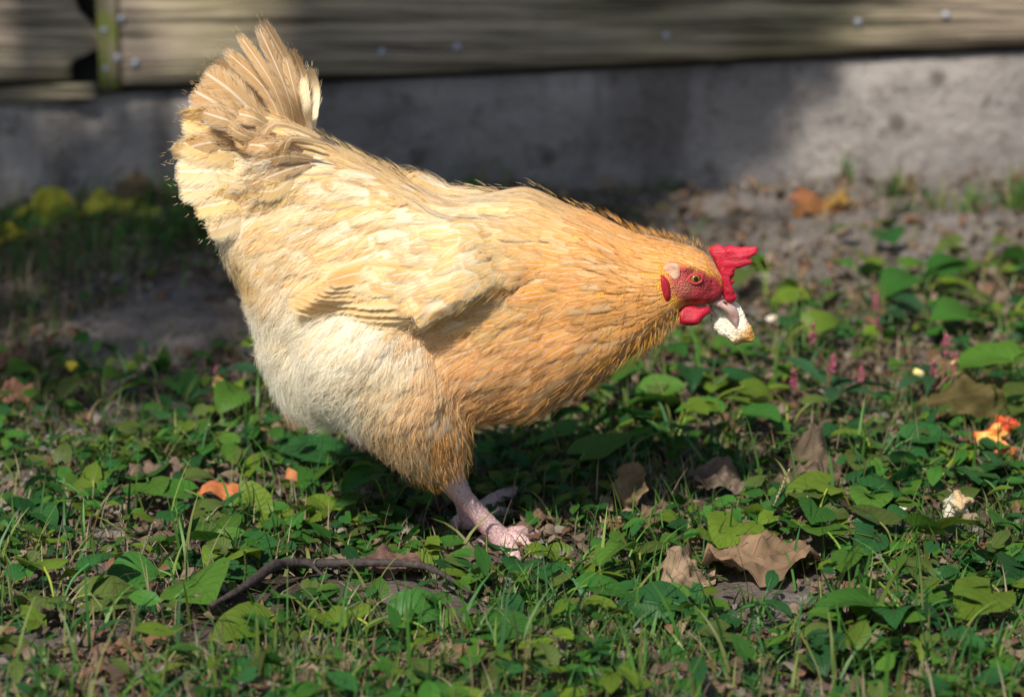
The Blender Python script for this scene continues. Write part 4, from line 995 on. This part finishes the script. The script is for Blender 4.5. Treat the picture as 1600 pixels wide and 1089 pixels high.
LP = [
 (30, 850, 'broad dark green weed at the left edge of the lawn', 3, .065, 'heart', .03, .03), (90, 960, 'leafy weed in the bottom corner below the broad dark weed', 4, .05, 'heart', .04, .03),
 (300, 935, 'flat broad weed left of the curved twig', 4, .062, 'oval', .035, .022), (355, 885, 'broad upright leaf weed at the thick end of the twig', 3, .06, 'heart', .025, .03), (600, 1010, 'weed with a pale leaf just in front of the white down feather', 3, .045, 'heart', .03, .025),
 (610, 810, 'weed with an insect-holed leaf left of the hen feet', 3, .05, 'heart', .025, .045), (535, 842, 'small flat weed between the holed weed and the twig', 3, .045, 'heart', .03, .02), (520, 745, 'shaded broad weed under the belly of the hen', 3, .065, 'heart', .03, .03),
 (668, 872, 'little round-leaved weed just left of the hen feet', 3, .03, 'heart', .015, .02), (808, 905, 'bright little weed in front of the hen toes', 3, .034, 'heart', .016, .024), (895, 768, 'single-stemmed heart leaf weed in the shade right of the feet', 2, .048, 'heart', .015, .035),
 (1050, 715, 'group of heart leaves below the breast of the hen', 6, .044, 'heart', .04, .05), (980, 660, 'weed in the shadow under the hen breast', 5, .04, 'heart', .04, .04), (1010, 600, 'weed directly below the hen throat', 5, .038, 'heart', .04, .045),
 (1155, 868, 'half-upright round leaf weed behind the big tan leaf', 2, .05, 'heart', .012, .030), (1275, 830, 'glossy leaf weed in front of the crinkled brown leaf', 3, .042, 'heart', .02, .035), (1335, 800, 'flat leaf weed right of the crinkled brown leaf', 4, .05, 'heart', .03, .025),
 (1462, 765, 'broad flat weed left of the orange fruit scraps', 5, .052, 'heart', .045, .022), (1602, 655, 'bright upright weed at the right edge beside the fruit scraps', 3, .07, 'heart', .02, .06), (1570, 800, 'leafy weed near the right edge in front of the fruit scraps', 4, .045, 'heart', .04, .025),
 (1580, 970, 'blurred weed in the bottom right corner', 5, .055, 'heart', .045, .035), (1420, 985, 'blurred low weed left of the bottom right corner', 5, .05, 'heart', .04, .03),
 (1380, 455, 'broad dark weed on the bare soil before the wall', 6, .055, 'heart', .055, .03), (1440, 470, 'wide-leaved weed next to the one before the wall', 6, .055, 'heart', .05, .03), (1530, 440, 'tall weed patch at the right edge near the wall', 7, .05, 'heart', .06, .045), (1570, 520, 'weed at the right edge below the tall patch', 5, .055, 'heart', .05, .04),
 (1200, 470, 'green weed behind the comb of the hen', 5, .045, 'heart', .04, .04), (1270, 500, 'weed right of the bread piece', 4, .04, 'heart', .035, .03), (1370, 385, 'pair of bright leaves nearest to the wall', 3, .045, 'oval', .03, .03),
 (1180, 640, 'small weed between the throat weed and the pink-flowered plant', 5, .036, 'heart', .035, .04), (1110, 620, 'pale green weed under the bread piece', 5, .04, 'heart', .035, .03), (1230, 690, 'bushy weed behind the crinkled brown leaf', 5, .042, 'heart', .035, .045),
 (250, 620, 'pale weed in the shaded lawn behind the tail', 4, .045, 'heart', .035, .03), (150, 800, 'low weed in the left part of the lawn', 5, .045, 'heart', .045, .025), (240, 790, 'weed left of the orange fallen leaves', 4, .045, 'heart', .04, .03), (350, 820, 'low weed in front of the orange fallen leaves', 5, .042, 'heart', .04, .03), (160, 640, 'shaded weed beside the yellow flower', 4, .045, 'oval', .04, .035),
 (470, 985, 'weed under the thick end of the twig', 4, .045, 'heart', .035, .02), (690, 1010, 'weed at the bottom edge below the twig', 4, .042, 'heart', .035, .025), (900, 890, 'tiny weed right of the hen toes', 4, .022, 'heart', .025, .015), (1000, 925, 'pointed bright weed left of the big tan leaf', 2, .05, 'oval', .02, .04),
 (560, 650, 'dim weed behind the thigh of the hen', 4, .045, 'heart', .04, .03), (390, 660, 'slender weed left of the thigh of the hen', 3, .04, 'oval', .03, .05), (960, 715, 'dark weed at the edge of the shadow below the hen breast', 6, .046, 'heart', .045, .035), (1090, 660, 'leafy weed in the middle of the green patch below the bread', 6, .044, 'heart', .045, .05), (1140, 700, 'broad weed at the front of the green patch below the bread', 5, .046, 'heart', .04, .04),
 (1040, 640, 'round-leaved weed below the wattle of the hen', 6, .044, 'heart', .045, .045), (1215, 565, 'dark weed behind the tallest pink flower', 5, .042, 'heart', .04, .04), (1370, 735, 'weed between the crinkled leaf and the pink flowers', 5, .044, 'heart', .04, .03), (1400, 870, 'weed in front of the white bread crumb', 5, .042, 'heart', .04, .03),
 (1330, 905, 'leafy weed right of the big tan leaf', 5, .042, 'heart', .04, .03), (1120, 990, 'blurred weed at the bottom edge below the big tan leaf', 5, .045, 'heart', .045, .03), (860, 960, 'low weed at the bottom edge below the feet', 5, .04, 'heart', .045, .025),
 (1450, 690, 'weed under the yellow petals', 4, .04, 'oval', .035, .03),
]
for q in LP: leafy_plant(q[0], q[1], q[2], q[3], q[4], q[5], q[6], q[7], group='broad-leaved weeds in the lawn')

# pink-flowered plants
def smartweed(px, py, label, spikes, nleaf=6):
    g = G(px, py); e = empty('smartweed', g, label, 'flower', 'pink-flowered plants in the lawn')
    for (sx, sy) in spikes:
        y = g[1] + rng.uniform(-.01, .015); tip = P(sx, sy, y)
        if tip[2] < .01: tip = g + [.03, 0, .05]
        mb = MB(); pth = smooth_path([g, g * .5 + tip * .5 + rng.normal(size=3) * .006, tip], 5); tube(mb, pth, np.linspace(.0015, .0009, len(pth)), (.16, .09, .05), n=5, cap=False); mb.build('stem', M_STEM, e)
        mb = MB(); hgt = .020
        for j in range(46):
            f = rng.random(); a = rng.uniform(0, 6.28); r = .0030 * math.sin(math.pi * (f * .85 + .12)) + .0004
            c = tip + np.array([r * math.cos(a), r * math.sin(a), hgt * f]); rr = rng.uniform(.0007, .0013)
            V = np.array([[1, 0, 0], [-1, 0, 0], [0, 1, 0], [0, -1, 0], [0, 0, 1.3], [0, 0, -1.3]]) * rr + c
            mb.add(V, [[0, 2, 4], [2, 1, 4], [1, 3, 4], [3, 0, 4], [2, 0, 5], [1, 2, 5], [3, 1, 5], [0, 3, 5]], np.array((.38, .075, .15)) * rng.uniform(.6, 1.3))
        mb.build('flower_spike', M_SCRAP, e)
    for j in range(nleaf):
        a = rng.uniform(0, 6.28); h = rng.uniform(.015, .05); s = rng.uniform(.045, .065); V, F, uv = leaf_grid(s, s * .3, 'lance', seed=int(rng.integers(99)), curl=.5, fold=.35)
        mb = MB(); mb.add(place(V, g + [rng.normal() * .006, rng.normal() * .006, h], a, rng.uniform(-.1, .5), rng.normal() * .3), F, np.array((.03, .085, .035)) * rng.uniform(.8, 1.4), uv); mb.build('leaf', M_LEAF, e)
smartweed(1300, 660, 'large pink-flowered weed with narrow leaves right of the bread', [(1270, 535), (1300, 582), (1240, 605), (1345, 600)], 10)
smartweed(1450, 650, 'pink-flowered weed with a tall spike beside the yellow petals', [(1478, 552), (1490, 578), (1458, 592), (1452, 622)], 6)
smartweed(1375, 530, 'thin pink-flowered weed farther back before the dark weeds', [(1368, 480), (1372, 520)], 4)
smartweed(360, 640, 'pale pink-flowered weed behind the thigh of the hen', [(340, 600), (365, 615)], 5)

# fallen leaves
def dead(px, py, label, L, W, kind, yaw, pitch, roll, col, crinkle=.12, curl=.5, z=.012, name='fallen_leaf', rows=30, cols=21, group=None):
    g = G(px, py); V, F, uv = leaf_grid(L, W, kind, rows, cols, curl=curl, fold=rng.uniform(-.2, .3), seed=int(rng.integers(99)), crinkle=crinkle)
    V = V - [L * .5, 0, 0]; V = place(V, g + [0, 0, z + (.006 if py > 500 else 0)], yaw, pitch, roll); lo = gz(V[:, 0], V[:, 1]) + .001; V[:, 2] = np.maximum(V[:, 2], lo + .002 * rng.random(len(V)))
    c = np.array(col)[None] * (1 + .35 * fbm(V * 60, 3, int(rng.integers(50))))[:, None]
    mb = MB(); mb.add(V, F, np.clip(c, 0.01, .8), uv); o = mb.build(name, M_DEAD)
    tag(o, label, 'leaf', group or 'fallen leaves'); return o
DEADS = [
 (1262, 752, 'large crinkled grey brown leaf in front of the pink-flowered weed', .075, .06, 'gen', .3, .25, .5, (.16, .115, .08), .42, .6, .016),
 (1120, 775, 'torn grey brown leaf left of the large crinkled one', .06, .035, 'gen', .1, .1, .5, (.19, .14, .105), .3, .4, .012),
 (1185, 900, 'big torn tan leaf in the foreground', .105, .07, 'gen', .25, .05, .3, (.21, .135, .08), .30, .35, .012),
 (1075, 925, 'curled brown leaf left of the big tan leaf', .06, .04, 'gen', .7, .1, .5, (.29, .20, .13), .3, .6, .016),
 (985, 808, 'upright folded brown leaf right of the hen', .045, .032, 'gen', 1.2, 1.1, .2, (.20, .14, .075), .25, .3, .024),
 (1520, 665, 'large olive brown leaf behind the fruit scraps', .13, .06, 'gen', .25, .12, .75, (.11, .085, .03), .22, .5, .03),
 (1470, 600, 'brown leaf lying behind the large olive one', .06, .04, 'gen', .2, .1, .4, (.22, .14, .08), .2, .5, .015),
 (1385, 775, 'small reddish brown leaf in the grass on the right', .03, .025, 'gen', 1.3, .5, .2, (.26, .10, .05), .3, .4, .012),
 (465, 765, 'orange leaf in the shade under the hen belly', .026, .018, 'oval', .5, .3, .5, (.50, .20, .08), .12, .6, .012),
 (345, 785, 'orange leaf with a green tip on the left', .045, .020, 'oval', 0, .1, .4, (.48, .16, .06), .12, .5, .010),
 (725, 888, 'dull brown leaf under the hen foot', .05, .03, 'gen', .2, .0, .3, (.16, .115, .09), .2, .3, .008),
 (615, 908, 'dark brown curled leaf behind the twig', .05, .028, 'gen', -.1, .1, .4, (.15, .085, .065), .28, .5, .012),
 (520, 835, 'dark leaf in the shade left of the feet', .04, .025, 'gen', .3, .1, .1, (.17, .12, .09), .2, .3, .008),
 (1275, 360, 'orange brown leaf on the soil before the wall', .075, .03, 'gen', .1, .1, .5, (.28, .12, .045), .25, .5, .014),
 (1310, 352, 'yellow brown leaf next to the orange brown one', .07, .03, 'gen', .5, .1, .5, (.30, .18, .05), .25, .5, .014),
 (1255, 330, 'rust brown leaf at the foot of the wall', .05, .03, 'gen', .1, .1, .5, (.33, .13, .06), .25, .5, .014),
 (70, 350, 'large yellow leaf at the foot of the wall on the left', .10, .06, 'gen', .15, .2, .7, (.52, .46, .04), .16, .6, .025),
 (10, 385, 'yellow leaf at the left edge of the picture', .07, .05, 'gen', .8, .2, .5, (.52, .42, .04), .16, .6, .02),
 (165, 345, 'long yellow leaf leaning right of the large yellow leaf', .10, .035, 'gen', .5, .25, .5, (.46, .42, .05), .16, .5, .028),
 (230, 350, 'small yellow green leaf behind the tail of the hen', .05, .03, 'gen', .3, .2, .4, (.36, .38, .06), .16, .5, .02),
 (210, 330, 'dark brown leaf against the wall behind the yellow ones', .07, .05, 'gen', .3, .3, .5, (.14, .10, .05), .25, .5, .03),
 (345, 640, 'yellowish upright leaf left of the thigh', .035, .015, 'oval', 1.6, .9, .2, (.36, .28, .06), .1, .4, .02),
 (12, 590, 'dark brown leaf at the left edge of the lawn', .06, .04, 'gen', 1.0, .4, .4, (.13, .075, .05), .3, .5, .018),
 (15, 640, 'reddish brown leaf at the left edge below the dark one', .05, .035, 'gen', .4, .2, .4, (.24, .12, .08), .3, .5, .014),
 (360, 700, 'grey leaf on bare soil left of the hen', .05, .035, 'gen', .4, .05, .2, (.22, .18, .17), .2, .3, .01),
 (440, 690, 'brown leaf under the rear of the hen', .055, .035, 'gen', .7, .15, .3, (.21, .145, .09), .28, .4, .012),
 (240, 765, 'brown leaf lying before the grey soil patch', .055, .035, 'gen', .2, .05, .2, (.19, .13, .10), .25, .4, .01),
 (850, 830, 'brown leaf scrap on the soil right of the far foot', .035, .025, 'gen', .6, .05, .2, (.20, .12, .085), .3, .4, .008),
 (965, 840, 'rust brown leaf scrap at the base of the upright leaf', .035, .03, 'gen', 1.0, .2, .2, (.24, .12, .07), .32, .4, .01),
 (1020, 830, 'brown shredded leaf right of the upright leaf', .045, .03, 'gen', .5, .3, .2, (.19, .12, .08), .35, .4, .012),
 (1230, 520, 'brown leaf on the soil under the bread', .05, .03, 'gen', .5, .1, .3, (.19, .14, .11), .3, .4, .012),
 (770, 262, 'small dark red leaf at the wall above the back of the hen', .03, .03, 'gen', .5, .8, .3, (.16, .05, .03), .3, .4, .03),
]
for q in DEADS: dead(*q)

# the twig
tw = [(330, 985), (372, 968), (405, 945), (428, 922), (455, 911), (500, 910), (560, 913), (620, 921), (665, 929), (700, 942), (735, 960)]
pth = smooth_path([G(*q) + [0, 0, .021 + .004 * math.sin(i)] for i, q in enumerate(tw)], 5); mb = MB(); n = len(pth); TWIG = pth[::2]
rad = np.interp(np.linspace(0, 1, n), [0, .2, .3, .5, .8, 1], [.0018, .0042, .0046, .0040, .0030, .0012]) * (1 + .16 * np.sin(np.arange(n) * 1.7) * rng.random(n))
tube(mb, pth, rad, n=10)
tube(mb, smooth_path([pth[22], pth[22] + [.01, -.012, .002], pth[22] + [.024, -.03, -.004]], 4), [.002] * 5 + [.0016] * 3 + [.001], n=6)
tag(mb.build('twig', M_TWIG), 'curved dark twig lying in the grass below the hen', 'twig')

# food scraps and other small finds
def chunk(px, py, name, label, cat, size, cols, z=.008, seed=0, mat=None, group=None, rough=.35):
    g = G(px, py) + [0, 0, z]; V = []; a, b = 22, 14
    for i in range(b + 1):
        for j in range(a):
            th, ph = 2 * math.pi * j / a, math.pi * i / b; V.append((math.cos(th) * math.sin(ph), math.sin(th) * math.sin(ph), math.cos(ph)))
    V = np.array(V); V = V * np.clip(1 + rough * fbm(V * 1.8 + seed * 5, 3, seed), .3, 2)[:, None]; yaw = rng.uniform(0, 3); F = [[i * a + j, i * a + (j + 1) % a, (i + 1) * a + (j + 1) % a, (i + 1) * a + j] for i in range(b) for j in range(a)]
    f = sstep(-.2, .3, fbm(V * 1.3 + 3 + seed, 2, seed + 1))[:, None]; c = np.array(cols[0]) * (1 - f) + np.array(cols[1]) * f
    mb = MB(); mb.add(place(V * np.array(size), g, yaw, rng.normal() * .3, rng.normal() * .3), F, c); o = mb.build(name, mat or M_SCRAP)
    return tag(o, label, cat, group)
OR = ((.72, .13, .03), (.78, .42, .10))
chunk(1545, 706, 'fruit_scrap', 'orange fruit scrap with a yellow rim at the right', 'fruit scrap', (.013, .009, .008), OR, .017, 1, group='orange fruit scraps', rough=.8)
chunk(1568, 722, 'fruit_scrap', 'paler orange fruit scrap in front of the yellow-rimmed one', 'fruit scrap', (.011, .008, .006), ((.75, .20, .06), (.76, .30, .12)), .012, 2, group='orange fruit scraps', rough=.8)
chunk(1572, 692, 'fruit_scrap', 'dark red fruit scrap behind the orange ones', 'fruit scrap', (.013, .009, .008), ((.45, .03, .015), (.6, .10, .03)), .018, 3, group='orange fruit scraps', rough=.8)
chunk(1495, 810, 'bread_chunk', 'white chunk of bread lying in the grass on the right', 'bread', (.018, .013, .010), ((.66, .60, .48), (.50, .36, .19)), .013, 4, M_BREAD, rough=.6)
chunk(1398, 808, 'bread_crumb', 'small white crumb left of the white bread chunk', 'bread', (.010, .007, .003), ((.8, .76, .66), (.7, .6, .42)), .006, 5, M_BREAD)
chunk(1215, 512, 'bread_crumb', 'pale crumb lying behind the bread in the beak', 'bread', (.014, .009, .005), ((.74, .7, .6), (.7, .62, .5)), .008, 6, M_BREAD)
chunk(1435, 612, 'fallen_petal', 'pale yellow fallen petal under the pink flowers', 'petal', (.009, .006, .006), ((.75, .62, .20), (.72, .66, .34)), .022, 7, rough=.2)
chunk(1492, 603, 'fallen_petal', 'smaller yellow petal right of the pale one', 'petal', (.006, .005, .005), ((.75, .62, .14), (.70, .6, .2)), .024, 8, rough=.2)
chunk(1230, 480, 'fallen_petal', 'yellow petal behind the comb', 'petal', (.006, .005, .005), ((.7, .5, .05), (.6, .5, .1)), .02, 9, rough=.2)
chunk(115, 612, 'yellow_flower', 'small yellow flower in the shaded lawn on the left', 'flower', (.006, .005, .005), ((.70, .55, .03), (.6, .5, .05)), .03, 10, rough=.6)
# white down feather on the ground
g = G(632, 962); mb = MB()
for j in range(220):
    a = rng.normal() * .8 + 1.7; L = rng.uniform(.006, .016); d = np.array([math.cos(a) * .8, rng.normal() * .4, abs(math.sin(a)) * .7 + .1]); b = g + [rng.normal() * .002, rng.normal() * .002, .006]
    s = np.array([.00022, 0, 0]); p1 = b + d * L * .5 + rng.normal(size=3) * .001; p2 = b + d * L + rng.normal(size=3) * .002
    mb.add([b - s, b + s, p1 - s, p1 + s, p2, p2 + s * .2], [[0, 1, 3, 2], [2, 3, 5, 4]], (.82, .82, .82))
tag(mb.build('down_feather', M_GRASS), 'tuft of white down caught in the grass below the twig', 'feather')
# grass seed heads
def seedhead(px, py, tx, ty, label, col, n=34, L=.0045):
    g = G(px, py); tip = P(tx, ty, g[1] - .01); mb = MB(); pth = smooth_path([g, g * .5 + tip * .5 + [.003, 0, .004], tip], 8); tube(mb, pth, np.linspace(.0010, .0006, len(pth)), np.array(col) * .8, n=5, cap=False)
    for j in range(n):
        f = .45 + .55 * j / n; b = pth[int(f * (len(pth) - 1))]; d = norm(pth[-1] - pth[-4]); a = rng.uniform(0, 6.28); s = norm(np.cross(d, [math.cos(a), math.sin(a), .3])); e = b + (d * .8 + s * .55) * L; w = np.cross(d, s) * .0009; m_ = (b + e) / 2
        mb.add([b, m_ + w, e, m_ - w], [[0, 1, 2, 3]], np.array(col) * rng.uniform(.8, 1.2))
    tag(mb.build('seed_head', M_GRASS), label, 'grass', 'grass seed heads')
seedhead(1190, 825, 1232, 735, 'pale yellow grass seed head before the crinkled brown leaf', (.55, .48, .24))
seedhead(195, 880, 185, 800, 'dry straw seed head in the left foreground', (.40, .33, .22))
seedhead(205, 900, 240, 815, 'feathery seed head next to the dry straw one', (.38, .34, .24))
seedhead(300, 720, 325, 665, 'bleached seed head in the shaded lawn on the left', (.50, .46, .36))
seedhead(670, 895, 600, 862, 'pale leaning seed head above the twig', (.48, .42, .26))
seedhead(375, 935, 382, 860, 'green brown seed spike left of the twig', (.16, .17, .05), 60, .003)
seedhead(500, 905, 500, 848, 'green seed spike rising behind the twig', (.16, .18, .05), 60, .003)
seedhead(845, 985, 850, 930, 'bright green seed spike below the feet of the hen', (.12, .22, .06), 60, .003)
seedhead(1305, 700, 1312, 660, 'yellow green seed spike under the pink-flowered weed', (.2, .22, .06), 60, .003)
seedhead(745, 935, 735, 890, 'green seed head at the thin end of the twig', (.12, .2, .07), 50, .003)

# ---- grass, ground cover, litter (uncountable)
def scatter(n, ylo=-.75, yhi=1.56, clump=0.0, seed=0, power=1.0):
    y = rng.uniform(ylo, yhi, n * 3); hw = (y - CAM_Y) * .225 + .09; x = rng.uniform(-1, 1, n * 3) * hw
    dens = (1 - bare(x, y)) ** power
    if clump: dens = dens * sstep(-clump, clump * .8, fbm(np.stack([x, y, 0 * x], -1) * 7, 3, seed))
    foot = np.exp(-(((x - .005) / .085) ** 2 + ((y + .015) / .095) ** 2)); dens = dens * (1 - .92 * np.clip(foot * 1.2, 0, 1) * (power > .9))
    tx, ty = TWIG[:, 0], TWIG[:, 1]; dt = np.full(n * 3, 9.0)
    for a_, b_ in zip(tx, ty): dt = np.minimum(dt, np.hypot(x - a_, (y - b_ + .028) * .5))
    if power > .2: dens = dens * (.05 + .95 * sstep(.016, .034, dt))
    if power > .2:
        for c_, rx, ry in CLEAR: dens = dens * (1 - .93 * np.exp(-(((x - c_[0]) / rx) ** 2 + ((y - c_[1] + ry * .45) / ry) ** 2) ** 2))
    k = rng.random(n * 3) < dens; return x[k][:n], y[k][:n]
def blades(n, Lr, Wr, cols, clump, seed, lean=.5, name='grass', ylo=-.75, yhi=1.56, K=5, power=1.0, mat=None):
    x, y = scatter(n, ylo, yhi, clump, seed, power); n = len(x); z = gz(x, y) - .002
    L = rng.uniform(*Lr, n) * rng.uniform(.6, 1.1, n); W = rng.uniform(*Wr, n); az = rng.uniform(0, 6.28, n); le = np.abs(rng.normal(size=n)) * lean + .12
    fx, fy = rng.uniform(-1, 1, n), rng.uniform(-1, 1, n); sx, sy = -np.sin(az + fx), np.cos(az + fx)
    T = np.linspace(0, 1, K); V = np.zeros((n, K, 2, 3))
    ang = np.zeros(n); px_, pz_ = np.zeros(n), np.zeros(n)
    for j, t in enumerate(T):
        w = W * .5 * (1 - t ** 2.2) + .00012
        cx_, cy_ = x + np.cos(az) * px_, y + np.sin(az) * px_
        for b, sg in ((0, -1), (1, 1)):
            V[:, j, b, 0] = cx_ + sx * w * sg; V[:, j, b, 1] = cy_ + sy * w * sg; V[:, j, b, 2] = z + pz_
        a = np.clip(le * (.35 + 1.5 * t), 0, 1.9); px_ = px_ + L / (K - 1) * np.sin(a); pz_ = pz_ + L / (K - 1) * np.cos(a)
    V[..., 2] = np.maximum(V[..., 2], gz(V[..., 0], V[..., 1]) + .0015)
    ci = rng.integers(len(cols), size=n); C = np.array(cols)[ci] * rng.uniform(.7, 1.3, n)[:, None]
    base = np.arange(n)[:, None, None] * (2 * K); f = np.array([[2 * j, 2 * j + 1, 2 * j + 3, 2 * j + 2] for j in range(K - 1)])[None]
    mb = MB(); mb.add(V.reshape(-1, 3), (base + f).reshape(-1, 4), np.repeat(C, 2 * K, 0))
    o = mb.build(name, mat or M_GRASS); return o
GR = ((.055, .16, .024), (.08, .19, .03), (.04, .125, .024), (.15, .21, .04), (.045, .14, .045), (.18, .20, .06)); DRY = ((.30, .23, .13), (.24, .17, .10), (.36, .29, .18), (.18, .13, .09))
tag(blades(27000, (.010, .040), (.0009, .0022), GR, .35, 11, .55), 'fine green lawn grass round the hen', None, None, 'stuff')
tag(blades(4200, (.03, .09), (.0012, .0038), GR, .35, 12, .9, 'broad_grass', K=7), 'longer broad grass blades in the lawn', None, None, 'stuff')
tag(blades(9000, (.02, .06), (.0006, .0016), DRY, .6, 13, 1.6, 'dry_grass', power=.5), 'dry straw blades lying on the soil', None, None, 'stuff')
# small round-leaved ground cover
def cover(n, sr, cols, clump, seed, name, kind='heart', ylo=-.75, yhi=1.5, hr=(.004, .03), power=1.0, mat=None, tilt=.35, crinkle=0.0, rows=5, cols_n=5):
    x, y = scatter(n, ylo, yhi, clump, seed, power); mb = MB()
    if name == 'wall_litter': k_ = x > -.22 + .1 * rng.normal(size=len(x)); x, y = x[k_], y[k_]
    protos = [leaf_grid(1, .95 if kind == 'heart' else .5, kind, rows, cols_n, curl=rng.uniform(.1, .6), fold=rng.uniform(0, .4), seed=s, crinkle=crinkle) for s in range(8)]
    for i in range(len(x)):
        V, F, uv = protos[rng.integers(8)]; s = rng.uniform(*sr); c = np.array(cols[rng.integers(len(cols))]) * rng.uniform(.75, 1.25)
        q = place(V * s, (x[i], y[i], float(gz(x[i], y[i])) + rng.uniform(*hr)), rng.uniform(0, 6.28), rng.normal() * tilt, rng.normal() * tilt)
        mb.add(q, F, c, uv)
    return mb.build(name, mat or M_LEAF)
tag(cover(5600, (.007, .022), GREENS, .5, 15, 'ground_cover'), 'small round-leaved ground cover between the grass', None, None, 'stuff')
tag(cover(2300, (.012, .032), GREENS, .5, 16, 'lance_leaf_cover', 'oval'), 'narrow-leaved ground cover between the grass', None, None, 'stuff')
LIT = ((.17, .115, .08), (.22, .16, .115), (.13, .085, .065), (.26, .19, .13), (.19, .10, .06), (.23, .20, .175))
tag(cover(13000, (.006, .024), LIT, 0, 17, 'leaf_litter', 'gen', hr=(.002, .012), power=.25, mat=M_DEAD, tilt=.3, crinkle=.3), 'crumbled dry leaf litter on the soil', None, None, 'stuff')
tag(cover(2600, (.010, .03), LIT, 0, 18, 'wall_litter', 'gen', ylo=.45, yhi=1.57, hr=(.002, .010), power=0.0, mat=M_DEAD, tilt=.5, crinkle=.35), 'dry leaf litter on the bare soil by the wall', None, None, 'stuff')
tag(blades(5200, (.015, .05), (.0008, .0022), DRY + ((.12, .15, .04),), 0, 23, 1.2, 'wall_straw', ylo=.4, yhi=1.57, power=0.0), 'dry straw on the bare soil by the wall', None, None, 'stuff')
# weeds at the foot of the wall on the left, sparse tufts on the right
def tuft(px, py, n, h, label, cols=GR):
    g = G(px, py); mb = MB()
    for i in range(n):
        a = rng.uniform(0, 6.28); L = h * rng.uniform(.5, 1.1); le = rng.uniform(.1, .8); b = g + [rng.normal() * .013, rng.normal() * .009, -.002]; w = rng.uniform(.001, .0025); s = np.array([-math.sin(a), math.cos(a), 0]) * w
        V = []
        for t in np.linspace(0, 1, 5):
            c = b + np.array([math.cos(a) * math.sin(le), math.sin(a) * math.sin(le), math.cos(le)]) * L * t - np.array([0, 0, L * .3 * t * t * le]) + np.array([math.cos(a), math.sin(a), 0]) * L * .3 * t * t * le; V += [c - s * (1 - t * t), c + s * (1 - t * t) + 1e-5]
        mb.add(V, [[2 * j, 2 * j + 1, 2 * j + 3, 2 * j + 2] for j in range(4)], np.array(cols[rng.integers(len(cols))]) * rng.uniform(.7, 1.3))
    tag(mb.build('grass_tuft', M_GRASS), label, 'grass', 'grass tufts near the wall')
for q in ((110, 345, 30, .05, 'green tuft between the yellow leaves at the wall'), (215, 375, 60, .05, 'dense green tuft in front of the yellow leaves'), (265, 370, 60, .05, 'green tuft right below the tail of the hen'), (150, 385, 50, .04, 'low green tuft left of the dense one'),
          (1050, 305, 25, .04, 'faint tuft at the edge of the wall shadow'), (980, 300, 14, .03, 'tiny tuft in the wall shadow'), (1320, 285, 14, .08, 'lone thin tuft against the sunlit concrete'), (1400, 305, 40, .06, 'reddish tuft at the foot of the sunlit concrete'), (1520, 330, 40, .06, 'green tuft near the right edge before the wall'), (1590, 330, 50, .08, 'tall green tuft at the right edge by the wall'), (1455, 325, 20, .05, 'sparse tuft between the reddish and the green one'), (1410, 350, 20, .03, 'low dry tuft on the soil right of the orange leaf')):
    tuft(*q)
